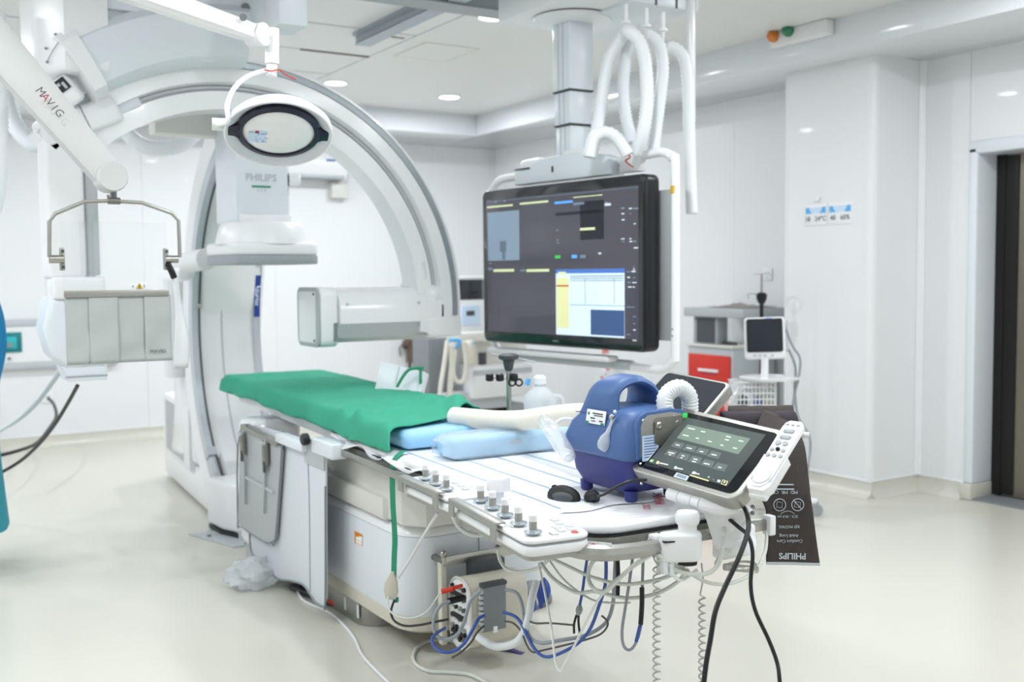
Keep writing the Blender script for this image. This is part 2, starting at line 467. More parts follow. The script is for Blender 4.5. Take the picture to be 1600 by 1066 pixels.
# warning lamp box at the fascia
t = thing('warning_lamp', 'white wall box with orange and green dome lamps', 'warning lamp', (XS, 4.6, 2.83))
build('housing', MB().bx((XS-.07, 4.37, 2.84), (XS, 4.835, 2.935), .012), 'white', t)
for yy, zz, m, nm in ((4.79, 2.905, 'orange_dome', 'orange_dome'), (4.665, 2.915, 'green_dome', 'green_dome')):
    build(nm, MB().lathe([(.036, 0), (.038, .015), (.034, .035), (.022, .05), (0, .056)], (XS-.07, yy, zz), (-1, 0, 0), 20), m, t, label=nm.replace('_', ' '))
# signs, sockets, wall boxes
def sign(ya, yb, z0, z1, label, txt):
    t = thing('wall_sign', label, 'sign', (PX0, (ya+yb)/2, z0), 'climate signs on the pillar')
    build('board', MB().bx((PX0-.006, ya, z0), (PX0, yb, z1), .004), 'paper', t)
    w_ = yb-ya
    build('header', MB().bx((PX0-.0075, ya+.008, z0+.078), (PX0-.0055, yb-.008, z0+.118)), 'sign_pale', t)
    for s0 in (0, 1):
        y0 = yb-.008 if s0 == 0 else ya+.008; sg = -1 if s0 == 0 else 1
        P = [(y0, z0+.078), (y0+sg*.052, z0+.078), (y0+sg*.034, z0+.1), (y0+sg*.028, z0+.118), (y0, z0+.118)]
        mb = MB(frame((PX0-.0085, 0, 0), (0, 1, 0), (0, 0, 1))); mb.prism(P, -.0004, .0004)
        build('corner_shape', mb, 'sign_blue', t)
    text(txt, frame((PX0-.008, (ya+yb)/2, z0+.042), (0, -1, 0), (0, 0, 1)), .045, 'ink', t)
sign(4.64, 4.823, 1.718, 1.858, 'blue and white temperature sign, the one farther from the door', '18   24℃')
sign(4.44, 4.627, 1.718, 1.858, 'blue and white humidity sign, the one nearer the door', '40   60%')
tag(build('wall_hook', MB().bx((PX0-.02, 4.70, 1.872), (PX0, 4.735, 1.905), .006), 'white'), 'small white square hook on pillar above the temperature sign', 'hook')
def socket(name, p, nrm, label):
    t = thing(name, label, 'socket', p)
    M = frame(p, (nrm[1], -nrm[0], 0) if nrm[0] else (1, 0, 0), (0, 0, 1)); M = frame(p, Vector((0, 0, 1)).cross(Vector(nrm)), (0, 0, 1))
    build('plate', MB(M).box((0, 0, .006), (.09, .09, .012), .005), 'white', t)
    mb = MB(M)
    for u in (-.015, .015): mb.box((u, .012, .0125), (.004, .014, .002))
    mb.box((0, -.02, .0125), (.004, .012, .002)); build('slots', mb, 'darkgrey', t)
socket('wall_socket', (XW, 5.6, 1.40), (-1, 0, 0), 'white wall socket behind the infusion pole in the corner')
socket('wall_socket', (1.33, YB, .42), (0, -1, 0), 'low white wall socket left of the lateral tube column')
p = Vector((1.06, YB-.05, .9))
t = thing('gas_outlet_plate', 'teal gas outlet plate on the back wall trunking', 'outlet', (1.04, YB-.05, .82))
build('plate', MB().bx((.94, YB-.062, .82), (1.145, YB-.05, .985), .004), 'teal', t)
build('inner_plate', MB().bx((.95, YB-.072, .85), (1.105, YB-.062, .95), .006), 'teal_light', t)
build('outlet', MB().cyl((1.05, YB-.072, .885), (1.05, YB-.105, .885), .02), 'steel', t)
build('screw', MB().cyl((1.045, YB-.05, .77), (1.045, YB-.075, .77), .012), 'steel_dark', t)
# split air conditioner on the back wall
t = thing('air_conditioner', 'white air conditioner high on the back wall behind the arc', 'air conditioner', (3.7, YB, 2.2))
pr = [(0, 2.34), (.20, 2.34), (.24, 2.4), (.24, 2.52), (.2, 2.61), (0, 2.61)]
mb = MB().sweep(pr, lambda q, a, z: Vector((3.15+.85*q, YB-a, z)), 1); build('housing', mb, 'white', t)
build('air_flap', MB().bx((3.17, YB-.235, 2.345), (3.98, YB-.18, 2.372), .006), 'lightgrey', t)
build('display', MB().bx((3.79, YB-.243, 2.50), (3.88, YB-.238, 2.52)), 'cable_blue', t)
build('outlet_gap', MB().bx((3.18, YB-.20, 2.333), (3.97, YB-.06, 2.342)), 'grey', t)
tag(build('wall_box', MB().bx((3.9, YB-.1, 2.17), (4.07, YB, 2.33), .015), 'warm_white'), 'small white box on the wall below the air conditioner', 'box')
# ceiling rails
def rail_y(name, x, y0, y1, lab, z0=2.86):
    t = thing(name, lab, 'rail', (x, y0, z0))
    pr = [(-.06, ZC), (-.06, 2.915), (-.04, 2.91), (-.04, z0+.015), (-.052, z0), (.052, z0), (.04, z0+.015), (.04, 2.91), (.06, 2.915), (.06, ZC)]
    build('channel', MB().sweep(pr, lambda q, a, z: Vector((x+a, y0+(y1-y0)*q, z)), 1), 'rail_grey', t)
    build('end_cap', MB().bx((x-.035, y1, z0+.012), (x+.035, y1+.008, 2.915), .003), 'darkgrey', t)
    return t
rail_y('ceiling_rail', 2.75, -.2, 6.12, 'long grey ceiling rail ending above the lateral arc')
rail_y('ceiling_rail', 1.62, -.2, 5.95, 'grey ceiling rail passing above the surgical lamp')
t = thing('ceiling_rail', 'grey cross rail running from the lamp mount to the monitor carriage', 'rail', (2.5, 4.98, 2.85))
build('channel', MB().bx((1.55, 4.93, 2.855), (3.30, 5.07, 2.93), .006), 'rail_grey', t)
build('end_cap', MB().bx((3.30, 4.94, 2.86), (3.31, 5.06, 2.92)), 'grey', t)
build('flange', MB().bx((1.55, 4.915, 2.85), (3.30, 5.085, 2.858)), 'grey', t)
# ================================================================== LATERAL (CEILING HUNG) C-ARM
LC = Vector((1.59, 5.0, 1.254))
def lpt(a, r, y): return Vector((LC.x+r*cos(a), y, LC.z+r*sin(a)))
def arc_sweep(mb, prof, a0, a1, n): return mb.sweep(prof, lambda t, r, y: lpt(R(a0+(a1-a0)*t), r, y), n)
t = lat = thing('lateral_c_arm', 'big white ceiling hung C-arm arc sweeping over the table head', 'x-ray arm', (1.3, 5.1, .95))
prof = [(.975, 5.03), (1.06, 5.03), (1.072, 5.06), (1.09, 5.06), (1.10, 5.0), (1.165, 5.0), (1.17, 5.012), (1.20, 5.012), (1.205, 5.0), (1.215, 5.0), (1.215, 5.21), (.975, 5.21)]
build('arc', arc_sweep(MB(), prof, -4, 138, 72), 'white_gloss', t, smooth=30)
build('outer_rail', arc_sweep(MB(), [(1.172, 5.004), (1.198, 5.004), (1.198, 5.02), (1.172, 5.02)], -3, 137, 72), 'rail_grey', t, smooth=30)
build('inner_rail', arc_sweep(MB(), [(1.074, 5.048), (1.088, 5.048), (1.088, 5.07), (1.074, 5.07)], -3, 137, 72), 'lightgrey', t, smooth=30)
build('end_cap', arc_sweep(MB(), [(.97, 4.995), (1.22, 4.995), (1.22, 5.215), (.97, 5.215)], -8, -3.8, 2), 'white', t)
# carriage and sleeve
cb = MB(); cb.prism([(.72, 5.02), (.80, 4.85), (.98, 4.85), (.98, 5.55), (.72, 5.55)], 2.31, 2.90, .035, 3); build('carriage', cb, 'white', t)
build('carriage_beam', MB().bx((.9, 4.87, 2.60), (1.78, 5.5, 2.90), .01), 'cool_white', t)
build('cable_duct', MB().bx((1.34, 5.58, 2.17), (2.0, 5.72, 2.29), .01), 'warm_white', t)
build('carriage_web', MB().bx((.94, 4.90, 2.42), (1.45, 5.4, 2.61)), 'cool_white', t)
build('beam_bolt', MB().cyl((1.60, 4.872, 2.68), (1.60, 4.86, 2.68), .02, seg=14), 'midgrey', t)
mb = MB(); mb.prism([(.74, 4.90), (.74, 5.5), (1.9, 5.5), (1.9, 4.90)], 2.9, ZC, 0); build('carriage_top', mb, 'grey', t)
build('seam', MB().tube([(.742, 4.955, 2.36), (.765, 4.905, 2.41), (.785, 4.862, 2.44)], .002, 5), 'midgrey', t)
for z, yv, xv in ((2.42, 4.965, .745), (2.47, 4.9, .776), (2.36, 4.96, .747)):
    build('screw', MB().ball((xv-.004, yv-.004, z), .006), 'midgrey', t)
pr = [(1.165, 4.93), (1.20, 4.87), (1.31, 4.84), (1.40, 4.84), (1.44, 4.88), (1.44, 5.33), (1.165, 5.33)]
build('sleeve', arc_sweep(MB(), pr, 89, 122, 24), 'cool_white', t, smooth=40)
build('sleeve_collar', arc_sweep(MB(), [(1.15, 4.92), (1.19, 4.85), (1.31, 4.825), (1.42, 4.825), (1.46, 4.87), (1.46, 5.34), (1.15, 5.34)], 121.5, 124.5, 3), 'white', t, smooth=40)
# plug block on the upper left of the arc
M = frame(lpt(R(130.5), 1.21, 4.99), (cos(R(40.5)), 0, sin(R(40.5))), (-sin(R(40.5)), 0, cos(R(40.5))))
build('plug_block', MB(M).box((.0, .04, .0), (.20, .13, .14), .02, 3), 'white', t)
build('socket_panel', MB(M).box((.05, .072, .072), (.05, .055, .006)), 'black', t)
build('socket_pins', MB(M).box((.055, .066, .076), (.012, .03, .006)).box((.035, .08, .076), (.014, .014, .006)), 'lightgrey', t)
# arm from the arc down to the tube column
BM_ = frame((.90, 5.08, 2.135), (cos(R(24)), 0, sin(R(24))), (-sin(R(24)), 0, cos(R(24))))
build('tube_bracket', MB(BM_).box((-.02, .0, 0), (.36, .13, .17), .02, 3), 'white', t)
build('bracket_seam', MB(BM_).box((.0, .0, -.087), (.004, .132, .002)).box((.0, .0, .087), (.004, .132, .002)), 'midgrey', t, kind='stuff')
build('bracket_rib', MB(BM_).box((.20, .02, 0.02), (.14, .13, .06), .012, 3), 'cool_white', t)
build('tube_column', MB().bx((.725, 5.0, 1.42), (.925, 5.22, 2.06), .02, 3), 'white', t)
build('column_strip', MB().bx((.885, 4.994, 1.435), (.94, 5.18, 2.06), .006), 'shield_grey', t)
build('column_edge', MB().bx((.882, 4.992, 1.43), (.887, 5.0, 2.06)), 'midgrey', t)
build('column_foot', MB().bx((.735, 4.97, 1.33), (.955, 5.22, 1.428), .014, 3), 'white_gloss', t)
pts = [(.72, 1.34), (.95, 1.34), (.95, 1.02), (.78, 1.02), (.72, 1.08), (.69, 1.2)]
build('tube_housing', MB().prism(pts, -5.24, -4.985, .03, 3, M=Matrix(((1, 0, 0, 0), (0, 0, -1, 0), (0, 1, 0, 0), (0, 0, 0, 1)))), 'cool_white', t)
build('collimator', MB().prism([(.765, 1.03), (.955, 1.03), (.955, .96), (.79, .96)], -5.2, -5.0, .008, 2, M=Matrix(((1, 0, 0, 0), (0, 0, -1, 0), (0, 1, 0, 0), (0, 0, 0, 1)))), 'cool_white', t)
build('collimator_line', MB().bx((.775, 4.997, .978), (.956, 5.0, .984)), 'grey', t)
# detector arm
hp = [(5.0, 1.175), (5.0, 1.26), (5.02, 1.31), (5.07, 1.348), (5.14, 1.36), (5.21, 1.348), (5.26, 1.31), (5.29, 1.26), (5.29, 1.175)]
build('arm_cover', MB().sweep(hp, lambda q, y, z: Vector((2.10+.60*q, y, z)), 1), 'white_gloss', t, smooth=50)
lp = [(5.0, 1.175), (5.29, 1.175), (5.27, 1.10), (5.21, 1.075), (5.08, 1.075), (5.02, 1.10)]
build('arm_base', MB().sweep(lp, lambda q, y, z: Vector((2.085+.60*q, y, z)), 1), 'shield_grey', t, smooth=30)
build('arm_collar', MB().bx((2.055, 5.02, 1.10), (2.10, 5.27, 1.32), .02, 3), 'white', t)
build('collar_gap', MB().bx((2.07, 5.015, 1.085), (2.09, 5.26, 1.18)), 'midgrey', t)
for xx, zz in ((2.14, 1.275), (2.55, 1.275), (2.14, 1.165), (2.55, 1.165)):
    build('screw', MB().cyl((xx, 5.004, zz), (xx, 4.996, zz), .007, seg=10), 'lightgrey', t)
build('arm_knuckle', MB().tube([(2.66, 5.1, 1.33), (2.60, 5.06, 1.41), (2.575, 5.05, 1.49)], .035, 12).ball((2.66, 5.06, 1.31), .06), 'white_gloss', t)
build('arm_mount', MB().bx((2.60, 4.99, 1.085), (2.81, 5.22, 1.20), .02, 3), 'white', t)
DM = frame((2.0, 5.175, 1.21), (0, -1, 0), (0, 0, 1))
build('detector', MB(DM).prism(rrect(.30, .31, .045), -.10, 0, .012, 3), 'white_gloss', t)
build('detector_frame', MB(DM).prism(rrect(.30, .31, .045), 0, .012, .006, 2), 'shield_grey', t)
build('detector_window', MB(DM).prism(rrect(.235, .265, .012), .008, .0145), 'paper', t)
for zz in (-.12, .12):
    build('detector_bolt', MB(DM).cyl((.10, zz, .012), (.10, zz, .018), .007, seg=10), 'black', t)
# ================================================================== FRONTAL (FLOOR STANDING) C-ARM
FC = Vector((1.9, 5.25, 1.1))
t = fro = thing('frontal_c_arm', 'white floor standing C-arm at the table head with blue label strip', 'x-ray arm', (1.9, 6.4, 0))
def fpt(a, r, x): return Vector((x, FC.y+r*cos(a), FC.z+r*sin(a)))
def fsweep(mb, prof, a0, a1, n): return mb.sweep(prof, lambda q, r, x: fpt(R(a0+(a1-a0)*q), r, x), n)
build('arc', fsweep(MB(), [(1.09, 1.735), (1.09, 2.085), (1.16, 2.115), (1.31, 2.115), (1.31, 1.705), (1.16, 1.705)], -84, 72, 64), 'white', t, smooth=30)
for x0, x1 in ((1.70, 1.742), (2.078, 2.12)):
    build('edge_rail', fsweep(MB(), [(1.075, x0), (1.075, x1), (1.15, x1), (1.15, x0)], -78, 70, 60), 'rail_light', t, smooth=30)
build('edge_line', fsweep(MB(), [(1.07, 1.738), (1.07, 1.748), (1.09, 1.748), (1.09, 1.738)], -78, 70, 60), 'darkgrey', t, smooth=30)
build('centre_seam', fsweep(MB(), [(1.086, 1.88), (1.086, 1.886), (1.092, 1.886), (1.092, 1.88)], -60, 60, 50), 'lightgrey', t, smooth=30)
build('label_strip', fsweep(MB(), [(1.071, 2.08), (1.071, 2.116), (1.078, 2.116), (1.078, 2.08)], 4, 18, 10), 'navy', t, smooth=30, label='blue label strip')
a = R(11); M = frame(fpt(a, 1.0695, 2.098), (0, sin(a), -cos(a)), (1, 0, 0))
text('Azurion', M, .045, 's_text', t)
build('rail_stop', MB().ball(fpt(R(8), 1.075, 1.742), .016), 'steel', t)
# steel end plate and lower rail guide
build('guide_end', fsweep(MB(), [(1.06, 1.695), (1.06, 1.75), (1.12, 1.75), (1.12, 1.695)], -42, -39, 2), 'lightgrey', t)
build('floor_step', fsweep(MB(), [(1.02, 1.76), (1.02, 2.08), (1.1, 2.08), (1.1, 1.76)], -64, -42, 10), 'white_gloss', t, smooth=30)
# base and stand
bp = [(1.63, 5.85), (1.64, 5.66), (1.70, 5.50), (1.82, 5.42), (2.0, 5.42), (2.12, 5.5), (2.17, 5.66), (2.18, 5.85)]
build('base_nose', MB().prism(bp, .03, .30, .03, 3), 'white', t)
build('base', MB().prism([(1.70, 5.8), (1.83, 7.62), (2.3, 7.62), (2.2, 5.8)], .02, .24, .015, 2), 'white', t)
build('nose_foot', MB().prism([(x*.97+.055, y*1.0+.01) for x, y in bp], .006, .03), 'black', t)
build('floor_plate', MB().prism([(1.50, 5.78), (1.62, 5.36), (2.2, 5.33), (2.3, 5.8)], .0005, .006), 'lightgrey', t)
for px_, py_ in ((1.58, 5.66), (1.70, 5.38)):
    build('floor_bolt', MB().cyl((px_, py_, .006), (px_, py_, .014), .012, seg=8), 'steel_dark', t)
build('stand', MB().prism([(1.72, 6.55), (1.80, 7.5), (2.25, 7.5), (2.2, 6.55)], .2, .62, .03, 2), 'white', t)
build('stand_panel', MB().prism([(1.735, 6.75), (1.788, 7.4), (1.80, 7.4), (1.747, 6.75)], .24, .58), 'shield_grey', t)
mb = MB()
mb.prism([(6.45, .25), (6.42, .9), (6.25, 1.5), (6.4, 1.62), (6.75, 1.55), (6.95, 1.0), (6.98, .6), (7.1, .25)], 1.735, 2.15, .05, 3, M=Matrix(((0, 0, 1, 0), (1, 0, 0, 0), (0, 1, 0, 0), (0, 0, 0, 1))))
build('carrier', mb, 'white_gloss', t, smooth=45)
build('carrier_cover', MB().tube([(1.70, 6.62, 1.42), (1.69, 6.68, 1.1), (1.70, 6.72, .8)], lambda q: .09-.02*q, 14), 'white', t)
# detector unit hanging at the top end of the arc
build('detector_column', MB().prism([(1.66, 5.27), (1.93, 5.27), (1.95, 5.30), (1.95, 5.62), (1.66, 5.62)], 1.70, 2.26, .02, 3), 'cool_white', t)
build('column_cap', MB().prism([(1.67, 5.26), (1.93, 5.26), (1.96, 5.3), (1.96, 5.64), (1.67, 5.64)], 1.70, 1.745, .008), 'white', t)
build('arc_head', MB().bx((1.74, 5.45, 2.08), (2.08, 5.8, 2.34), .04, 3), 'white', t)
build('detector_neck', MB().lathe([(.24, 1.59), (.235, 1.62), (.215, 1.69), (.2, 1.705), (0, 1.705)], (1.83, 5.40, 0), (0, 0, 1), 40), 'white', t, smooth=40)
M = rotz((1.83, 5.40, 0), 6)
build('detector_plate', MB(M).prism(rrect(.455, .455, .05), 1.53, 1.60, .02, 3), 'white', t)
build('detector_face', MB(M).prism(rrect(.455, .455, .05), 1.485, 1.532, .006, 2), 'grey', t)
build('side_knob', MB().lathe([(.035, 0), (.035, .05), (.025, .06), (0, .06)], (1.95, 5.3, 1.93), (1, -.25, 0), 20), 'white', t)
M = frame((1.79, 5.268, 1.93), (1, 0, 0), (0, 0, 1))
text('PHILIPS', M, .052, 'lightgrey', t, bold=.001)
build('badge_line', MB(M).box((0, -.045, 0), (.10, .009, .004)), 'green_strap', t, label='small green line')
text('3 2 3', frame((1.79, 5.268, 1.865), (1, 0, 0), (0, 0, 1)), .025, 'lightgrey', t)
build('side_arm', MB().tube([(1.62, 5.7, 1.52), (1.58, 6.0, 1.50), (1.66, 6.3, 1.46)], .06, 14), 'white', t)
# ================================================================== CEILING SUSPENDED RADIATION SHIELD
SY = 4.2
t = thing('radiation_shield', 'clear acrylic shield with grey lead strips on a jointed ceiling arm', 'shield', (.85, SY, 1.1))
a0, a1 = at(-40, 30, Y=SY+.1), at(172, 278, Y=SY)
M = frame(a0, a1-a0, (0, -1, 0)); L = (a1-a0).length
def armp(q, a, b):
    s_ = 1-.32*q
    return M @ Vector((L*q, a, b*s_))
build('arm', MB().sweep([(-.04, -.075), (.04, -.075), (.05, -.05), (.05, .05), (.04, .075), (-.04, .075)], armp, 1), 'arm_grey', t, smooth=30)
build('elbow_disc', MB().lathe([(.052, -.06), (.056, -.05), (.056, .05), (.052, .06)], a1, (0, 1, 0), 24), 'arm_grey', t)
build('elbow_bolt', MB().cyl(a1+Vector((.01, 0, -.05)), a1+Vector((.012, 0, -.085)), .012, seg=12), 'midgrey', t)
build('ceiling_post', MB().cyl(a0, (a0.x-.02, a0.y, ZC), .05), 'white', t)
build('post_flange', MB().cyl((a0.x-.02, a0.y, ZC-.03), (a0.x-.02, a0.y, ZC), .11), 'white', t)
# maker's lettering on the arm (grey with one orange-red letter)
d_ = (a1-a0).normalized(); up_ = Vector((-d_.z, 0, d_.x)); up_ = -up_ if up_.z < 0 else up_
for i, ch in enumerate('MAVIG'):
    pc = at(60+i*7.2, 147+i*8.2, Y=SY-.001)
    text(ch, frame(pc+Vector((0, -.052, 0)), d_, up_), .042, 'red_print' if ch == 'A' else 'cable_dark', t, sx=.9)
fp = [at(*p, Y=SY-.03) for p in ((77, 402), (77, 345), (86, 334), (132, 315), (172, 314), (222, 317), (268, 333), (279, 345), (281, 402))]
build('yoke', MB().tube([fp[0], fp[1]]+fp[1:3]+fp[3:6]+fp[6:7]+fp[7:], .0075, 10, smooth=False), 'satin', t)
c_ = at(178, 314, Y=SY-.03)
build('yoke_clamp', MB().cyl(c_-Vector((.022, 0, 0)), c_+Vector((.022, 0, 0)), .013).cyl(c_+Vector((-.014, 0, -.01)), c_+Vector((-.02, 0, .022)), .006, seg=8), 'steel_dark', t)
for px_, pv in ((88, 97), (268, 259)):
    c_ = at(px_, 405, Y=SY-.03); v_ = at(pv, 405, Y=SY-.01)
    build('pivot', MB().cyl(c_-Vector((.024, 0, 0)), c_+Vector((.024, 0, 0)), .0155), 'steel', t)
    build('clamp_plate', MB().box(v_, (.016, .03, .085), .004), 'satin', t)
    for dz in (-.03, .03): build('screw', MB().cyl(v_+Vector((0, -.015, dz)), v_+Vector((0, -.022, dz)), .006, seg=8), 'darkgrey', t)
q0, q1 = at(94, 346, Y=SY), at(266, 562, Y=SY)
build('acrylic_panel', MB().bx((q0.x, SY-.003, q1.z+.02), (q1.x, SY+.003, q0.z), .002), 'clear_panel', t)
ls, le = at(100, 458, Y=SY-.02), at(267, 563, Y=SY-.02)
build('lead_rail', MB().bx((ls.x, SY-.026, ls.z-.018), (le.x, SY-.012, ls.z+.008), .003), 'satin', t)
xs = [ls.x+.002, ls.x+(le.x-ls.x)*.22, ls.x+(le.x-ls.x)*.485, ls.x+(le.x-ls.x)*.75, le.x]
for i in range(4):
    xa, xb = xs[i], xs[i+1]+.006
    def strip(u, v, xa=xa, xb=xb, i=i):
        x = xa+(xb-xa)*u; z = ls.z-.012-(ls.z-.012-le.z)*v
        return Vector((x, SY-.016-.004*(i % 2)+.0065*noise.noise(Vector((x*9+i*3, z*16, i*1.7)))*v+.003*sin(v*9+i*2+u*3)*v, z))
    build('lead_strip', MB().grid(strip, 10, 16), 'lead', t, solid=.003, smooth=180)
lb = at(216, 447, Y=SY-.006)
build('label_plate', MB().box(lb, (.066, .003, .026)), 'paper', t, label='white warning label')
build('warning_triangle', MB(frame(lb+Vector((.004, -.0025, 0)), (1, 0, 0), (0, 0, 1))).prism([(-.013, -.010), (.013, -.010), (0, .012)], 0, .001), 'yellow', t, label='yellow warning triangle')
build('triangle_mark', MB(frame(lb+Vector((.004, -.0036, -.002)), (1, 0, 0), (0, 0, 1))).box((0, .001, 0), (.003, .010, .0006)).box((0, -.006, 0), (.003, .003, .0006)), 'black', t)
text('i', frame(lb+Vector((.022, -.0025, 0)), (1, 0, 0), (0, 0, 1)), .022, 'black', t)
text('x', frame(lb+Vector((-.02, -.0025, 0)), (1, 0, 0), (0, 0, 1)), .014, 'ink', t)
text('MAVIG', frame(at(247, 549, Y=SY-.026), (1, 0, 0), (0, 0, 1)), .020, 'darkgrey', t)
hb = at(268, 425, Y=SY-.03)
build('strap_handle', MB().tube([at(262, 412, Y=SY-.03), at(268, 424, Y=SY-.035), at(272, 434, Y=SY-.03)], .013, 8), 'black', t)
def side_drape(u, v):
    p = at(264+8*v, 428, Y=SY-.005)
    z = 1.46-.40*v
    return Vector((p.x+.06*u*(1-v*.2)+.012*sin(v*5+u*4), SY-.02+.05*u+.01*sin(v*7), z))
build('hanging_cover', MB().grid(side_drape, 6, 14), 'white', t, solid=.003, smooth=180)
# ================================================================== SURGICAL LAMP
HC = Vector((1.22, 3.4, 1.905))
dv = (HC-EYE).normalized(); sd = dv.cross(Vector((0, 0, 1))).normalized(); upv = sd.cross(dv)
tilt = R(53); n_ = -dv*cos(tilt)-upv*sin(tilt); ey_ = upv*cos(tilt)-dv*sin(tilt)
LM = frame(HC, sd*cos(R(-4))+ey_*sin(R(-4)), ey_)
t = thing('surgical_lamp', 'white surgical lamp with dark oval ring on a ceiling arm', 'lamp', HC)
build('head', MB(LM).lathe([(0, -.05), (.10, -.048), (.155, -.034), (.176, -.008), (.178, .012), (.172, .018), (.168, .012), (.13, -.012)], (0, 0, 0), (0, 0, 1), 56, cap=False), 'cool_white', t, smooth=40)
build('rim', MB(LM).tube([(.174*cos(2*pi*k/56), .174*sin(2*pi*k/56), .014) for k in range(56)], .0045, 8, closed=True, smooth=False), 'white_gloss', t)
build('ring', MB(LM).lathe([(.137, -.012), (.137, .006), (.118, .012), (.116, .004), (.116, -.012)], (0, 0, 0), (0, 0, 1), 56, cap=False), 'ring_navy', t)
for sg in (-1, 1):
    pts = [(.124, .040), (.145, .026), (.173, .024), (.173, -.024), (.145, -.026), (.124, -.040)]
    build('ring_tab', MB(LM).prism([(sg*x, y) for x, y in pts], -.008, .010, .002), 'ring_navy', t)
build('lens', MB(LM).lathe([(.1165, .004), (.10, .013), (.06, .021), (0, .024)], (0, 0, 0), (0, 0, 1), 48, cap=False), 'white_gloss', t, smooth=60)
build('sticker', MB(LM).prism([(-.098, -.036), (-.045, -.036), (-.038, .026), (-.062, .026), (-.063, .012), (-.098, .012)], .0165, .0225), 'sign_pale', t, label='pale blue sticker')
build('sticker_mark', MB(LM).box((-.071, .018, .021), (.012, .010, .002), .003), 'red_print', t)
mat('lens_print', 'A9BAD3', .5)
rr = random.Random(3); mb = MB(LM)
for k in range(16): mb.box((-.06+.05*(rr.random()-.5)*1.0, -.008+.05*(rr.random()-.5), .0226), (.003+.006*rr.random(), .003+.003*rr.random(), .0006))
build('sticker_print', mb, 'lens_print', t, kind='stuff')
pv = at(362, 208, Y=3.4)
build('pivot', MB().cyl(LM @ Vector((-.172, 0, -.015)), LM @ Vector((-.215, 0, -.015)), .021), 'white', t)
yk = [LM @ Vector((-.205, 0, -.015)), at(356, 190, Y=3.38), at(355, 165, Y=3.38), at(366, 138, Y=3.38), at(390, 118, Y=3.39), at(425, 108, Y=3.4)]
build('yoke', MB().tube(yk, .0085, 12), 'white_gloss', t)
ej = at(425, 70, Y=3.4); eb = at(425, 108, Y=3.4); ar = at(402, 55, Y=3.4)
build('down_tube', MB().cyl(at(425, 45, Y=3.4), at(425, 100, Y=3.4), .0235, .0235).cyl(at(425, 98, Y=3.4), at(424, 119, Y=3.4), .018), 'white_gloss', t)
build('elbow', MB().lathe([(.03, -.035), (.038, -.03), (.038, .03), (.03, .035)], ar, (.5, -.85, 0), 24).tube([ar, at(425, 55, Y=3.4)], .026, 12), 'white_gloss', t)
a0 = at(140, -38, Y=3.4)
M = frame(a0, ar-a0, (0, -1, 0)); L = (ar-a0).length
build('arm', MB().sweep([(-.022, -.04), (.022, -.04), (.034, -.025), (.034, .025), (.022, .04), (-.022, .04)], lambda q, a, b: M @ Vector((L*q, a, b*(1-.3*q))), 1), 'white_gloss', t, smooth=30)
build('arm_plug', MB().cyl(at(380, 27, Y=3.35), at(380, 27, Y=3.34), .012), 'midgrey', t)
build('ceiling_post', MB().cyl(a0, (a0.x, a0.y, ZC), .05), 'white', t)
build('post_flange', MB().cyl((a0.x, a0.y, ZC-.04), (a0.x, a0.y, ZC), .12), 'white', t)
build('red_tape', MB().tube([at(413, 109, Y=3.38), at(424, 111, Y=3.37), at(436, 109, Y=3.38), at(445, 116, Y=3.4), at(462, 124, Y=3.42)], .0022, 6), 'red', t, label='red tape tied round the tube')
# box on the ceiling rail beside the lamp arm
t = thing('rail_trolley', 'pale box trolley hanging from the ceiling rail above the lamp', 'trolley', (1.62, 4.2, 2.55))
c_ = at(448, 20, D=4.6)
build('housing', MB().bx((c_.x-.07, c_.y-.1, c_.z-.075), (c_.x+.06, c_.y+.1, 2.80), .008), 'cool_white', t)
build('hanger', MB().bx((c_.x-.05, c_.y-.08, 2.80), (c_.x+.05, c_.y+.08, 2.86)), 'grey', t)
# ceiling cable loops near the tube column
tag(build('hanging_hose', MB().tube([at(184, 178, D=6.2), at(205, 215, D=6.2), at(240, 232, D=6.2), at(285, 225, D=6.2), at(315, 192, D=6.2), at(330, 140, D=6.2)], .045, 12, n=16, rib=.03), 'hose_white', smooth=60), 'white cable hose sagging in a loop right of the tube column', 'hose')
tag(build('hanging_hose', MB().tube([at(2, 110, D=5.6), at(14, 170, D=5.6), at(30, 205, D=5.6), at(55, 226, D=5.6), at(80, 222, D=5.6), at(92, 205, D=5.6)], .045, 12, n=16, rib=.03), 'hose_white', smooth=60), 'white cable hose sagging left of the tube column', 'hose')
tag(build('hanging_hose', MB().tube([at(-2, 20, D=4.6), at(-1, 100, D=4.6), at(1, 200, D=4.6), at(-2, 290, D=4.6), at(-10, 330, D=4.6)], .032, 12, n=16, rib=.02), 'hose_white', smooth=60), 'straight white ribbed hose hanging at the left picture edge', 'hose')
# ================================================================== PATIENT TABLE
TO = Vector((1.815, 2.08, 0)); TA = 3.0
TM = Matrix.Translation(TO) @ Matrix.Rotation(R(-TA), 4, 'Z')      # local y runs from foot end to head end
def tw(x, y, z): return TM @ Vector((x, y, z))
TZ = .78
t = tab = thing('patient_table', 'long white examination table on a rounded floor pedestal with steel side rails', 'table', (1.95, 3.8, 0))
def outline(w_, y0, y1, r, wh):
    o = []
    for cx, cy, a in ((w_-r, y0+r, -90), (wh-r*.6, y1-r*.6, 0), (-wh+r*.6, y1-r*.6, 90), (-w_+r, y0+r, 180)):
        q = r if cy < 1 else r*.6
        for k in range(7):
            b = R(a+90*k/6); o.append((cx+q*cos(b), cy+q*sin(b)))
    return o
build('tabletop', MB(TM).prism(outline(.275, .0, 3.6, .10, .24), .735, TZ-.002, .008, 2), 'white', t)
build('table_rim', MB(TM).prism(outline(.285, -.01, 2.0, .105, .285), .712, .752, .004, 1), 'satin', t)
build('rim_line', MB(TM).prism(outline(.287, -.012, 2.0, .106, .287), .751, .755), 'black', t)
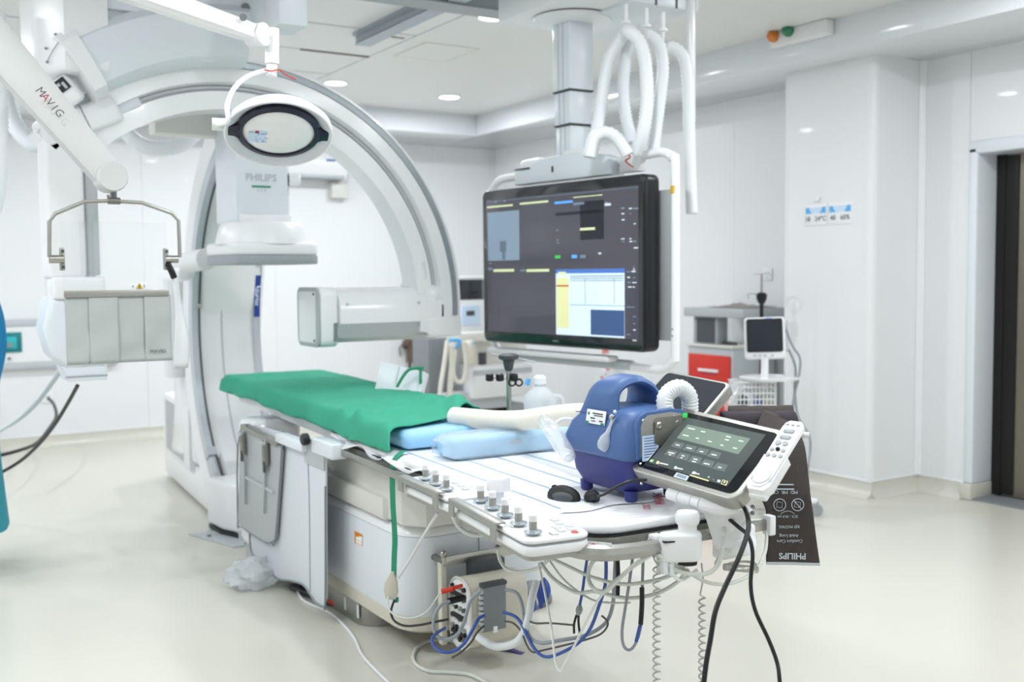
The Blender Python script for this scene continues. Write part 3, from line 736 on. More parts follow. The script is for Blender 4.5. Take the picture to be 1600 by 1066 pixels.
build('padding_edge', MB(TM).prism(outline(.283, -.008, 1.99, .104, .283), .755, .781, .010, 3), 'white_gloss', t)
# side rails on spacers
def rail(p0, p1, name='side_rail', h=.03):
    p0, p1 = Vector(p0), Vector(p1); d = (p1-p0); M = frame(p0, d, Vector((0, 0, 1)).cross(d))
    build(name, MB(M).bx((0, -.006, -h/2), (d.length, .006, h/2), .003), 'steel', t)
rail(tw(-.312, .12, .728), tw(-.312, 2.0, .728))
rail(tw(.312, .12, .728), tw(.312, 2.0, .728))
rail(tw(-.13, -.042, .728), tw(.30, -.042, .728))
for x, y in ((-.298, .2), (-.298, 1.0), (-.298, 1.9), (.298, .2), (.298, 1.0), (.298, 1.9)):
    build('rail_spacer', MB(TM).box((x, y, .728), (.026, .03, .018)), 'steel_dark', t)
for x in (-.08, .12, .26):
    build('rail_spacer', MB(TM).box((x, -.026, .728), (.03, .03, .018)), 'steel_dark', t)
build('corner_guard', MB(TM).tube([(-.315, .16, .722), (-.312, .05, .722), (-.27, -.03, .722), (-.19, -.055, .722), (-.11, -.058, .722)], .021, 8, sq=True), 'satin', t)
lm = frame(tw(-.268, -.002, .735), (TM.to_3x3() @ Vector((.62, -.79, 0))), (0, 0, 1))
build('rim_label', MB(lm).box((.0, 0, .010), (.105, .026, .002)), 'paper', t, label='white caution label on the rim')
text('iXP60', frame(lm @ Vector((-.032, .004, .0112)), lm.to_3x3().col[0], (0, 0, 1)), .009, 'ink', t)
build('label_mark', MB(lm).tube([(.005+.008*cos(k*pi/8), .008*sin(k*pi/8), .0115) for k in range(16)], .0012, 5, closed=True, smooth=False), 'red', t)
text('MAX 225kg', frame(lm @ Vector((.032, .0, .0112)), lm.to_3x3().col[0], (0, 0, 1)), .007, 'red_print', t)
# carriage between tabletop and pedestal
mb = MB(); mb.prism([(1.68, 4.35), (1.66, 3.42), (1.72, 3.34), (2.2, 3.34), (2.26, 3.42), (2.3, 4.35)], .50, .712, .012, 2)
build('table_carriage', mb, 'warm_white', t)
build('carriage_step', MB().prism([(1.655, 4.3), (1.645, 3.55), (1.70, 3.52), (1.70, 4.3)], .50, .585, .01, 2), 'warm_white', t)
# pedestal body with rounded corners, lip and plinth
def loft(rings, m=None, mb=None):
    mb = mb or MB(m); R_ = [[mb.bm.verts.new(p) for p in r] for r in rings]; n = len(R_[0])
    for a, b in zip(R_, R_[1:]):
        for k in range(n): mb.bm.faces.new((a[k], a[(k+1) % n], b[(k+1) % n], b[k]))
    mb.bm.faces.new(list(reversed(R_[0]))); mb.bm.faces.new(R_[-1])
    mb._fin([v for r in R_ for v in r]); return mb
def rr3(x0, x1, y0, y1, r, z, n=6):
    return [((x0+x1)/2+x, (y0+y1)/2+y, z) for x, y in rrect(x1-x0, y1-y0, min(r, (x1-x0)/2-.001, (y1-y0)/2-.001), n)]
PB = (1.655, 2.30, 3.37, 4.75)
def pb(d, z, r=.13): return rr3(PB[0]+d, PB[1]-d, PB[2]+d, PB[3]-d, r, z)
build('pedestal', loft([pb(.005, .155), pb(0, .17), pb(0, .40), pb(.004, .455)]), 'cool_white', t, smooth=50)
build('pedestal_lid', loft([pb(.004, .457), pb(.006, .468), pb(.02, .488), pb(.05, .50), pb(.09, .503)]), 'white_gloss', t, smooth=50)
build('pedestal_seam', loft([pb(.007, .4545), pb(.007, .4575)]), 'midgrey', t)
build('pedestal_lip', loft([pb(.09, .07), pb(.05, .075), pb(.01, .10), pb(.004, .155)]), 'beige', t, smooth=50)
build('plinth', loft([rr3(1.675, 2.28, 3.80, 4.72, .10, .002), rr3(1.675, 2.28, 3.80, 4.72, .10, .10)]), 'satin', t)
build('end_seam', MB().bx((1.955, 3.368, .16), (1.958, 3.372, .455)), 'grey', t)
lp = at(560, 810, X=1.654)
M = frame((1.6535, 3.80, .375), (0, -1, 0), (0, 0, 1))
build('pedestal_label', MB(M).box((0, 0, .0005), (.075, .05, .001)), 'paper', t, label='orange and white warning label')
build('label_band', MB(M).prism([(-.0375, .025), (.0375, .025), (.0375, .012), (.02, .016), (-.005, .006), (-.026, .006), (-.03, -.025), (-.0375, -.025)], .0008, .0018), 'orange', t)
for x0, x1, y0, y1 in ((-.026, .034, -.021, -.019), (.033, .035, -.021, .008), (-.026, .034, -.008, -.007)):
    build('label_line', MB(M).bx((x0, y0, .0008), (x1, y1, .0018)), 'orange', t)
for i, yy in enumerate((3.99, 3.86)):
    build('plinth_mark', MB().bx((1.6725, yy, .03), (1.6745, yy+.018, .085)), 'paper', t)
# ------------------------------------------------------------------ grey radiation flap hung from the near rail
t = flap = thing('table_shield', 'grey lead flap with two buckled straps hung on the near table side', 'shield', (1.56, 4.3, .09))
FX = 1.555
def fyz(*P): return [(at(px_, py_, X=FX).y, at(px_, py_, X=FX).z) for px_, py_ in P]
FM = Matrix(((0, 0, 1, FX), (1, 0, 0, 0), (0, 1, 0, 0), (0, 0, 0, 1)))     # (y, z, x)
curt = fyz((384, 668), (396, 664), (508, 695), (509, 935), (505, 948), (494, 942), (484, 927), (474, 914), (456, 908), (436, 905), (424, 896), (414, 880), (402, 873), (394, 864), (391, 845), (391, 812))
build('lead_curtain', MB(FM).prism(curt, 0, .010, .003), 'drape', t)
edge = [(FX-.002, y_, z_) for y_, z_ in fyz((391, 812), (391, 845), (394, 864), (402, 873), (414, 880), (424, 896), (436, 905), (456, 908), (474, 914), (484, 927), (494, 942), (505, 948), (509, 935), (509, 760))]
build('curtain_binding', MB().tube(edge, .004, 6, n=4), 'midgrey', t)
build('curtain_seam', MB().tube([(FX-.001, *q) for q in fyz((482, 722), (484, 800), (485, 925))], .003, 6), 'grey', t)
build('curtain_yoke', MB(FM).prism(fyz((478, 684), (508, 692), (508, 735), (478, 722)), -.006, .0), 'shield_grey', t)
rig = fyz((383, 668), (444, 696), (447, 704), (437, 840), (430, 847), (420, 846), (383, 822), (378, 812))
build('hinged_panel', MB(FM).prism(rig, -.022, -.008, .004), 'shield_grey', t)
build('panel_rim', MB().tube([(FX-.020, *q) for q in fyz((383, 668), (444, 696), (447, 704), (437, 840), (430, 847), (420, 846), (383, 822), (378, 812))], .004, 6, closed=True, n=4), 'midgrey', t)
for y0_, y1_ in (((392, 672), (392, 786)), ((426, 686), (422, 800))):
    a_ = Vector((FX-.026, *fyz(y0_)[0])); b_ = Vector((FX-.026, *fyz(y1_)[0]))
    build('strap', MB().tube([a_, a_.lerp(b_, .5), b_], .014, 4, smooth=False, sq=True), 'shield_grey', t)
for pxy in ((391, 692), (427, 708)):
    c_ = Vector((FX-.036, *fyz(pxy)[0]))
    bk = build('buckle', MB().box(c_, (.016, .058, .10), .004), 'steel_dark', t)
    build('buckle_tongue', MB().box(c_+Vector((-.008, 0, -.06)), (.008, .022, .05), .003), 'darkgrey', bk)
    build('buckle_pin', MB().box(c_+Vector((-.006, 0, .05)), (.02, .05, .016), .004), 'chrome', bk)
a_ = Vector((FX-.024, *fyz((388, 742))[0])); b_ = Vector((FX-.024, *fyz((436, 768))[0]))
build('cross_band', MB().tube([a_, b_], .010, 4, smooth=False, sq=True), 'lightgrey', t)
hb = fyz((386, 662), (444, 690), (442, 697), (386, 670))
build('top_bar', MB(FM).prism(hb, -.034, 0, .003), 'satin', t)
build('clamp_block', MB().bx((1.545, 3.80, .70), (1.66, 4.02, .765), .010, 3), 'cool_white', t)
build('clamp_arm', MB(FM).prism(fyz((440, 677), (482, 694), (482, 706), (440, 690)), -.03, .03, .004), 'cool_white', t)
kc = Vector((1.545, *[q for q in ((at(482, 686, X=1.545)).y, (at(482, 686, X=1.545)).z)]))
build('clamp_knob', MB().lathe([(.02, 0), (.026, .006), (.026, .024), (.02, .03), (0, .03)], kc, (-1, 0, 0), 12), 'black', t)
# grey box top seen beyond the flap
t = thing('floor_cabinet', 'pale cabinet with a rounded top behind the grey lead flap', 'cabinet', (1.72, 4.95, 0))
c0, c1 = at(392, 655, Y=4.95), at(460, 672, Y=4.95)
build('body', MB().bx((c0.x-.03, 4.86, .09), (c1.x+.01, 5.1, c0.z+.0), .05, 4), 'white_gloss', t)
build('top_groove', MB().bx((c0.x+.06, 4.90, c0.z-.004), (c1.x-.06, 5.0, c0.z+.003), .002), 'lightgrey', t)
build('foot', MB().bx((c0.x, 4.88, 0), (c1.x-.02, 5.08, .10)), 'shield_grey', t)
# ------------------------------------------------------------------ mattress, sheet, drape
tag(build('table_mattress', MB(TM).prism(outline(.262, 1.24, 3.66, .06, .235), .7905, .858, .028, 4), 'blue_vinyl'), 'pale blue vinyl mattress showing at the foot of the green sheet', 'mattress')
sh = thing('plastic_sheet', 'thin white plastic sheet with blue lines spread over the table foot', 'sheet', tw(0, 1, TZ))
def shf(u, v):
    y = .16+1.75*v
    e = .300+.012*sin(v*23)+.008*sin(v*51+1)
    x = -e+(e+.25)*u
    z = TZ+.0045+.0022*noise.noise(Vector((x*9, y*7, 2.)))
    if u < .1: z -= .03*((.1-u)/.1)**1.5*(1+.5*sin(v*37)); 
    y += .012*sin(u*17+1)*(1-v)*(1 if v < .1 else 0)
    return (x, y, z)
build('film', MB(TM).grid(shf, 40, 60), 'sheet', sh, solid=.001, smooth=180)
for x in (-.235, -.125, -.01, .105, .215):
    y0 = .20+.02*abs(x)
    build('printed_line', MB(TM).grid(lambda u, v, x=x, y0=y0: (x+.0045*(u-.5)+.012*v, y0+1.55*v, TZ+.0068+.0022*noise.noise(Vector((x*9, (y0+1.55*v)*7, 2.)))), 1, 40), 'blue_line', sh)
for tx, p_, s_ in (('WARNING', (1030, 779), .040), ('COLT', (1011, 792), .028)):
    pc = at(*p_, Z=TZ+.0085); 
    text(tx, frame(pc, (.60, .80, 0), (-.80, .60, 0)), s_, 'red_print', sh, sx=.8)
# green sheet over the mattress
GN = [Vector(p) for p in ((1.795, 5.80), (1.655, 4.45), (1.592, 3.28))]
def gfun(u, v):
    # v: head(0)->foot(1); u: near hem(0)->far hem(1)
    yl = 3.765-(2.53-.42*u**1.2)*v+.02*sin(u*9)*v**6
    hw = .295-.02*v
    ztop = .874+.003*noise.noise(Vector((u*5, v*7, 0)))+.005*noise.noise(Vector((u*9+v*6, v*14, 3)))*(.4+v)
    s_ = (u-.5)*2*(hw+.085+.012*sin(v*17))
    drop = max(0, abs(s_)-hw)
    sg = 1 if s_ > 0 else -1
    if drop > 0:
        f = min(1, drop/.085); x = sg*(hw+.016*sin(f*pi*.5)+.006*sin(v*40+u*3)*f); z = ztop-.012-.078*f
    elif abs(s_) > hw-.03:
        f = (abs(s_)-(hw-.03))/.03; x = s_; z = ztop-.012*f*f
    else: x, z = s_, ztop
    if v < .05:
        f = (.05-v)/.05; yl = 3.765-.045*(1-f**2); z = (z-.068*f**1.6) if drop == 0 else z-.01*f
    wv = math.exp(-((v-.86)/.12)**2)
    z += abs(wv)*(.012+.014*sin(v*60-u*9+2*sin(u*4))+.008*sin(v*95+u*13))*(1 if drop == 0 else .3)
    z += .004*abs(noise.noise(Vector((u*3+v*9, v*22, 7))))*(1 if drop == 0 else 0)
    bq = math.exp(-((v-.97)/.07)**2-((u-.70)/.10)**2); z += .055*bq*(1 if drop == 0 else .2)
    if v > .93 and drop == 0: z -= .006*(v-.93)/.07
    x += .012*v*sin(v*5)
    return (x+.015*(1-v), yl, max(z, .786))
g = build('green_sheet', MB(TM).grid(gfun, 56, 130), 'green_cloth', smooth=180, solid=.003)
tag(g, 'green cloth sheet draped over the table mattress', 'sheet')
tag(build('green_strap', MB().sweep([(-.0125, -.0012), (.0125, -.0012), (.0125, .0012), (-.0125, .0012)], (lambda PP: (lambda q, a, b: (lambda i, f: Vector(PP[i]).lerp(Vector(PP[i+1]), f)+Vector((b*.5, 0, 0))+Vector((.35*a, -.94*a, 0)))(min(int(q*(len(PP)-1)), len(PP)-2), q*(len(PP)-1)-min(int(q*(len(PP)-1)), len(PP)-2))))(catmull([at(636, 706, D=3.72)+Vector((0, 0, .004)), at(628, 708, D=3.70)+Vector((0, 0, .004)), at(617, 718, D=3.68), at(613, 735, D=3.68), at(614, 790, D=3.68), at(617, 840, D=3.68), at(616, 870, D=3.68), at(615, 910, D=3.68)], 5)), 40), 'green_strap'), 'green cloth tie hanging down the pedestal from the sheet corner', 'strap')
# wrapped foam pad lying across the table
PM = frame((1.70, 3.075, .789), (1, -.03, 0), (.03, 1, 0))
t = thing('wrapped_pad', 'pale blue foam pad in clear plastic wrap lying across the table', 'pad', (1.9, 3.12, .789))
build('pad', MB(PM).box((.245, .075, .036), (.50, .13, .068), .015, 3), 'pad_blue', t)
def wr(a, x):
    k = 1+.05*noise.noise(Vector((x*14, a*2, 1.)))
    return Vector((x, .075+.076*k*max(-1, min(1, 1.35*cos(a))), .039+.041*k*max(-.95, min(1, 1.35*sin(a)))))
mb = MB(PM); n_ = 26; rg = []
for i in range(29):
    x = -.035+.57*i/28; sq = 1 if 2 < i < 26 else (.55+.2*min(i, 28-i))
    rg.append([mb.bm.verts.new(Vector((q.x, .075+(q.y-.075)*sq, .036+(q.z-.036)*sq))) for q in [wr(2*pi*k/n_, x) for k in range(n_)]])
for a_, b_ in zip(rg, rg[1:]):
    for k in range(n_): mb.bm.faces.new((a_[k], a_[(k+1) % n_], b_[(k+1) % n_], b_[k]))
mb._fin([v for r in rg for v in r]); build('wrap', mb, 'film', t, smooth=180)
build('wrap_print', MB(PM).box((.24, .0035, .045), (.05, .0006, .010)), 'lightgrey', t)
# ------------------------------------------------------------------ control modules on the near rail
def control_module(p0, p1, wide, nj, npad, label, big):
    """p0 far end, p1 near end of the outer long edge (z = top)"""
    p0, p1 = Vector(p0), Vector(p1); L = (p0-p1).length
    M = frame(p1, p0-p1, Vector((0, 0, 1)).cross(p0-p1))       # x along rail away, y to the left of it
    s_ = -1 if (M.to_3x3() @ Vector((0, 1, 0))).x < 0 else 1
    t = thing('control_module', label, 'control panel', (p0+p1)/2-Vector((0, 0, .05)), 'control modules clamped to the near rail')
    c_ = (L/2, s_*wide/2)
    body = [(c_[0]+x, c_[1]+y) for x, y in rrect(L, wide, .035)]
    build('base', MB(M).prism(body, -.046, -.016, .012, 3), 'white', t)
    build('seam', MB(M).prism([(c_[0]+x, c_[1]+y) for x, y in rrect(L-.004, wide-.004, .034)], -.0165, -.0145), 'grey', t)
    build('top_cover', MB(M).prism(body, -.0145, .0, .008, 3), 'white_gloss', t)
    build('bottom_tray', MB(M).prism([(c_[0]+x, c_[1]+y) for x, y in rrect(L*.97, wide*.9, .03)], -.056, -.045), 'satin', t)
    # bent steel guard rail along the outer edge
    g0, g1 = L*.30 if big else L*.12, L*.98 if big else L*.95
    gp = [(g0, s_*-.012, -.03), (g0, s_*-.012, .012), (g1, s_*-.012, .012), (g1, s_*-.012, -.03)]
    mb = MB(M)
    mb.bx((g0, s_*-.016, .008), (g1, s_*.012, .013), .001)
    mb.bx((g0, s_*-.018, -.004), (g1, s_*-.013, .013), .001)
    build('guard_rail', mb, 'satin', t)
    for x in (g0+.018, g1-.018): build('guard_leg', MB(M).bx((x-.018, s_*-.018, -.036), (x+.018, s_*-.013, -.002), .001), 'satin', t)
    for k in range(nj):
        x = (.045+(L-.10)*k/max(1, nj-1)) if big else (L*.28+L*.5*k/max(1, nj-1))
        y = s_*(.04+.006*k)
        j = build('joystick', MB(M).lathe([(.010, 0), (.010, .026), (.0095, .027)], (x, y, .008), (0, 0, 1), 16), 'satin', t)
        build('joystick_boot', MB(M).lathe([(.013, 0), (.013, .004), (.021, .006), (.023, .009), (.021, .0115), (.012, .014)], (x, y, 0), (0, 0, 1), 24), 'rail_grey', j)
        build('joystick_cap', MB(M).lathe([(.0095, 0), (.0105, .002), (.0105, .016), (.0085, .0185), (0, .019)], (x, y, .0345), (0, 0, 1), 16), 'white', j)
    for x, y in npad:
        build('push_button', MB(M).box((x, s_*y, .0015), (.026, .018, .006), .002), 'drape', t)
    return M, s_
bB = [(.05, .15), (.085, .16), (.05, .12), (.085, .125), (.12, .15), (.03, .09), (.16, .155)]
MBm, sB = control_module((1.425, 2.60, .772), (1.355, 2.105, .772), .185, 5, bB, 'long white control module with five joysticks nearest the table foot', True)
bA = [(.10, .10), (.15, .11), (.20, .115), (.12, .135), (.17, .145), (.22, .15), (.08, .14)]
MAm, sA = control_module((1.455, 3.00, .772), (1.428, 2.63, .772), .175, 3, bA, 'shorter white control module with three joysticks further along the rail', False)
build('emergency_mark', MB(MBm).tube([(.022+.008*cos(k*pi/8), sB*(.145+.008*sin(k*pi/8)), .0005) for k in range(16)], .002, 5, closed=True, smooth=False), 'red', bpy.data.objects['control_module'])
kn = at(776, 800, Z=.772)
t = thing('round_control_knob', 'white mushroom shaped knob standing behind the row of joysticks', 'knob', (1.53, 2.52, .772))
build('stem', MB().cyl((1.53, 2.52, .772), (1.53, 2.52, .806), .016), 'cool_white', t)
build('cap', MB().lathe([(.026, .0), (.033, .003), (.034, .008), (.034, .034), (.030, .041), (.01, .043), (0, .043)], (1.53, 2.52, .803), (0, 0, 1), 32), 'white', t)
# joystick-like white control on the foot rail
kc = tw(-.045, -.085, 0)
t = thing('foot_rail_control', 'white round handle unit clamped to the foot rail left of the tablet arm', 'control', (kc.x, kc.y, .65))
M = rotz((kc.x, kc.y, 0), -18)
build('housing', MB(M).prism([(-.044+.024*cos(R(a)), .0+.024*sin(R(a))) for a in range(90, 271, 20)]+[(.010+.036*cos(R(a)), .0+.036*sin(R(a))) for a in range(-90, 91, 15)], .686, .760, .010, 3), 'white', t)
build('side_slot', MB(M).box((-.050, -.020, .742), (.03, .012, .004)), 'black', t)
build('handle', MB().lathe([(.027, 0), (.024, .005), (.024, .017), (.029, .023), (.0310, .028), (.0310, .045), (.026, .053), (.012, .056), (0, .056)], M @ Vector((.010, 0, .758)), (0, 0, 1), 32), 'white', t, smooth=40)
build('base_ring', MB().cyl(M @ Vector((.010, 0, .675)), M @ Vector((.010, 0, .69)), .025), 'rubber', t)
build('rail_clamp', MB(M).bx((-.02, .03, .70), (.05, .06, .742), .006), 'white', t)
cl = tw(-.11, -.055, 0)
t = thing('rail_clip', 'white plastic clip with a cable tie on the foot rail', 'clip', (cl.x, cl.y, .66))
build('hook', MB(TM).bx((-.118, -.062, .695), (-.088, -.03, .752), .004), 'white', t)
build('cable_tie', MB(TM).bx((-.108, -.085, .655), (-.094, -.05, .705), .003).bx((-.09, -.088, .65), (-.076, -.06, .70), .003), 'hose_white', t)
cl = tw(.285, -.05, 0)
tag(build('rail_clip', MB(TM).bx((.27, -.062, .70), (.292, -.03, .755), .004), 'white'), 'small white clip on the foot rail near the black cuff', 'clip')
# ------------------------------------------------------------------ blue forced air warmer
t = thing('air_warmer', 'blue forced air warming unit with a carry handle standing on the table', 'warmer', (1.86, 2.36, .785))
def wl(x0, x1, y0, y1, z, r=.03): return rr3(x0, x1, y0, y1, r, z)
build('lower_body', loft([wl(1.80, 1.93, 2.27, 2.44, .806), wl(1.782, 1.948, 2.245, 2.475, .815, .035), wl(1.770, 1.962, 2.225, 2.503, .85, .04), wl(1.764, 1.968, 2.218, 2.515, .912, .04)]), 'deep_blue', t, smooth=50)
build('upper_shell', loft([wl(1.757, 1.974, 2.213, 2.534, .905, .035), wl(1.752, 1.978, 2.208, 2.538, .912, .035), wl(1.755, 1.976, 2.209, 2.528, .95, .035), wl(1.761, 1.972, 2.212, 2.505, .99, .035), wl(1.769, 1.966, 2.217, 2.478, 1.015, .04), wl(1.778, 1.958, 2.224, 2.455, 1.031, .045), wl(1.794, 1.944, 2.242, 2.43, 1.041, .05), wl(1.825, 1.915, 2.28, 2.39, 1.046, .04)]), 'warm_blue', t, smooth=60)
hp = [(1.789, 1.015), (1.789, 1.045), (1.797, 1.085), (1.822, 1.108), (1.865, 1.118), (1.905, 1.109), (1.938, 1.085), (1.952, 1.045), (1.954, 1.01)]
def hsw(q, a, b):
    P = catmull([(x, 0, z) for x, z in hp], 6); i = min(int(q*(len(P)-1)), len(P)-2); f = q*(len(P)-1)-i
    p = P[i].lerp(P[i+1], f); tn = (P[i+1]-P[i]).normalized(); nn = Vector((-tn.z, 0, tn.x))
    e_ = abs(2*q-1); w_ = 1+.75*e_**2.2
    yc = 2.375+.012*e_-.02*(1-e_)
    return Vector((p.x+nn.x*b, yc+a*w_, p.z+nn.z*b))
build('handle', MB().sweep([(-.052, -.012), (-.035, -.014), (.035, -.014), (.052, -.012), (.057, -.004), (.050, .007), (.030, .0125), (-.030, .0125), (-.050, .007), (-.057, -.004)], hsw, 48), 'warm_blue', t, smooth=60)
build('shell_seam', MB().tube([(1.772, 2.29, 1.022), (1.7665, 2.36, 1.024), (1.7665, 2.44, 1.02), (1.772, 2.475, 1.017)], .0016, 6), 'deep_blue', t)
for x in (1.80, 1.94):
    for y in (2.255, 2.462): build('foot', MB().lathe([(.014, 0), (.018, .004), (.02, .03)], (x, y, .786), (0, 0, 1), 14), 'deep_blue', t)
# end panel facing the table foot
EP = frame((1.868, 2.207, .972), (1, 0, 0), (0, 0, 1))
pts = [(-.076, -.052), (.082, -.052), (.082, .036), (.070, .056), (.03, .063), (-.05, .060), (-.068, .050), (-.076, .03)]
build('end_frame', MB(EP).prism([(x*1.16, y*1.16) for x, y in pts], -.014, .0045, .004, 3), 'warm_blue', t)
build('end_plate', MB(EP).prism(pts, -.002, .006, .001), 'satin', t)
build('end_hatch', MB(EP).prism([(-.032, -.02), (.078, -.05), (.078, .034), (.066, .052), (-.02, .052), (-.032, .04)], .006, .011, .002), 'steel_dark', t)
for x, y, r_ in ((-.02, .030, .011),):
    build('bolt', MB(EP).lathe([(r_, 0), (r_, .006), (r_*.6, .009), (0, .006)], (x, y, .010), (0, 0, 1), 16), 'steel', t)
for x, y in ((-.07, .048), (.06, .045), (-.078, -.07), (-.075, -.125)):
    build('screw', MB(EP).ball((x, y, .006), .0045, seg=8), 'chrome', t)
build('green_tab', MB(EP).box((.078, .050, .010), (.018, .014, .004), .002), 's_green', t, label='green tab')
build('spec_label', MB(EP).box((-.046, -.03, .0085), (.055, .07, .001)), 'sign_pale', t, label='pale blue specification label')
for k in range(8): build('print_line', MB(EP).box((-.046, -.002-.0075*k, .0092), (.044, .002, .0006)), 'cable_blue', t)
build('plug_inlet', MB(EP).bx((-.066, -.115, .0), (.03, -.078, .02), .004), 'black', t)
# sticker and vial badge on the long side (leaning with the shell)
sc_ = at(931, 652, X=1.760)
SM = frame(sc_, (.035, -1, 0), (.17, 0, 1))
build('asset_sticker', MB(SM).box((0, 0, -.0005), (.085, .040, .003), .001), 'paper', t, label='white asset sticker with green corners')
for x, y, w_, h_ in ((.008, .010, .046, .004), (.012, .004, .04, .003), (-.012, -.004, .02, .004), (.026, -.010, .016, .004), (-.008, -.012, .018, .003)):
    build('print_line', MB(SM).box((x, y, .0013), (w_, h_, .0006)), 'ink', t)
for x in (-.035, .033): build('green_corner', MB(SM).box((x, -.017, .0013), (.014, .006, .0006)), 'green_strap', t)
build('sticker_leaf', MB(SM).ball((-.032, .008, .0012), .005, (1, 1, .2), 8), 'green_strap', t)
vc_ = at(950, 684, X=1.7565)
VM = frame(vc_+Vector((0, 0, .012)), (.02, -1, 0), (.13, 0, 1)) @ Matrix.Rotation(R(-22), 4, 'Z')
build('vial', MB(VM).lathe([(.006, .05), (.006, .02), (.009, .0), (.021, -.02), (.024, -.038), (.018, -.050), (0, -.052)], (0, 0, .002), (0, 1, 0), 20, sy=.5), 'clear', t, smooth=50, label='clear plastic vial shaped cap')
build('vial_hook', MB(VM).ball((0, .052, .008), .0085, seg=12), 'steel', t)
build('vial_pin', MB(VM).ball((0, .068, .004), .005, seg=10), 'paper', t)
mc = (1.685, 2.335, .7865)
# mains plug and lead
P = [at(1010, 750, D=2.78), at(985, 752, D=2.76), at(962, 762, D=2.75), at(945, 772, D=2.74), at(934, 776, D=2.73)]
t = thing('power_lead', 'black power lead with a two pin plug lying before the blue warmer', 'cable', at(925, 785, Z=.787))
build('lead', MB().tube(P, .004, 8), 'cable_black', t)
pc = at(927, 776, Z=.803)
PMx = frame(pc, at(945, 768, D=2.75)-pc, (0, 0, 1))
build('plug', MB(PMx).lathe([(.010, -.032), (.021, -.03), (.022, -.012), (.014, .0), (.011, .03), (.007, .04)], (0, 0, 0), (1, 0, 0), 18), 'rubber', t)
build('pins', MB(PMx).cyl((-.032, .008, 0), (-.046, .008, 0), .0025, seg=8).cyl((-.032, -.008, 0), (-.046, -.008, 0), .0025, seg=8), 'chrome', t, kind='stuff')
# mouse
t = thing('computer_mouse', 'black computer mouse on the white sheet left of the plug', 'mouse', (1.665, 2.39, .787))
MM = frame((1.668, 2.392, .7875), at(862, 775, Z=.785)-at(908, 783, Z=.785), (0, 0, 1)); MM = frame((1.668, 2.392, .7875), (at(862, 775, Z=.785)-at(908, 783, Z=.785)), Vector((0, 0, 1)).cross(at(862, 775, Z=.785)-at(908, 783, Z=.785)))
mb = MB(MM); mb.ball((0, 0, .004), 1., (.056, .031, .033), 24)
build('shell', mb, 'rubber', t, smooth=80)
build('side_grip', MB(MM).ball((-.006, .006, .007), 1., (.044, .028, .022), 20), 'darkgrey', t, smooth=80)
build('wheel', MB(MM).cyl((.034, -.004, .026), (.034, .004, .026), .008, seg=14), 'black', t)
build('sole', MB(MM).prism([(.05*cos(a*pi/12), .028*sin(a*pi/12)) for a in range(24)], -.0005, .004), 'black', t)
build('logo', MB(MM).ball((.050, .0, .018), .004, (1, 1, .6), 8), 'lightgrey', t)
# white air hose and its arch behind the warmer
tag(build('air_hose', MB().tube([at(x, y, D=d) for x, y, d in ((708, 651, 3.98), (720, 652, 3.95), (740, 654, 3.9), (775, 657, 3.8), (815, 657, 3.7), (855, 652, 3.55), (900, 648, 3.35), (940, 650, 3.2))], .0345, 20, n=24, rib=.011), 'hose', smooth=60), 'ivory ribbed air hose coming from under the green sheet to the warmer', 'hose')
tag(build('outlet_hose', MB().tube([at(1052, 662, D=2.92), at(1040, 640, D=2.92), at(1041, 618, D=2.93), at(1060, 606, D=2.95), at(1076, 618, D=2.97), at(1078, 640, D=2.98), at(1076, 680, D=3.0)], .0235, 18, n=18, rib=.009), 'hose_white', smooth=60), 'white ribbed hose arching up behind the blue warmer and tablet', 'hose')
tag(build('clear_sleeve', MB().tube([at(848, 655, D=3.12), at(862, 672, D=3.08), at(880, 700, D=3.03), at(890, 716, D=3.0)], lambda q: .018+.008*sin(q*3), 14, n=8), 'film', smooth=60), 'clear plastic sleeve lying between the pad and the warmer', 'sleeve')
tag(build('clear_tube', MB().tube([at(868, 662, D=3.3), at(880, 655, D=3.3), at(895, 656, D=3.3)], .006, 8), 'hose_white'), 'thin pale tube looped beside the air hose', 'tube')
# ================================================================== LARGE MONITOR AND ITS BOOM
MC = Vector((2.975, 4.263, 1.464)); mex = Vector((.118, -.993, 0)).normalized()
MX = frame(MC, mex, (0, 0, 1))                    # local: x right, y up, z out of the screen
t = boom = thing('monitor_boom', 'white telescopic ceiling column with carriage and tube frame holding the big monitor', 'monitor arm', (2.95, 4.13, 1.0))
build('carriage', MB().bx((2.846, 3.92, 2.706), (3.563, 4.64, 2.875), .008), 'white', t)
build('carriage_cover', MB().bx((3.14, 3.90, 2.69), (3.54, 4.62, 2.769), .006), 'cool_white', t)
build('carriage_top', MB().bx((3.0, 4.06, 2.875), (3.52, 4.6, ZC)), 'cool_white', t)
for x in (3.267, 3.394, 3.51):
    build('carriage_slot', MB().bx((x, 3.898, 2.69), (x+.012, 3.902, 2.759)), 'darkgrey', t)
CLX, CLY = 3.11, 4.353
build('turntable', MB().lathe([(.20, 2.698), (.195, 2.683), (.126, 2.670), (.105, 2.670)], (CLX, CLY, 0), (0, 0, 1), 40), 'white', t, smooth=40)
build('turntable_gap', MB().lathe([(.18, 2.715), (.18, 2.694)], (CLX, CLY, 0), (0, 0, 1), 32), 'black', t)
z0 = [2.685, 2.332, 2.163, 1.93]
for i, wd in enumerate((.150, .140, .129)):
    build('column_section', MB().box((CLX, CLY, (z0[i]+z0[i+1])/2), (wd, wd, z0[i]-z0[i+1]), .012, 2), 'cool_white', t)
    for dy in (-.02, .02):
        build('column_groove', MB().box((CLX-wd/2-.0006, CLY+dy, (z0[i]+z0[i+1])/2), (.002, .006, z0[i]-z0[i+1]-.01)), 'lightgrey', t)
    if i < 2: build('column_ring', MB().box((CLX, CLY, z0[i+1]+.004), (wd+.002, wd+.002, .010), .012, 2), 'darkgrey', t)
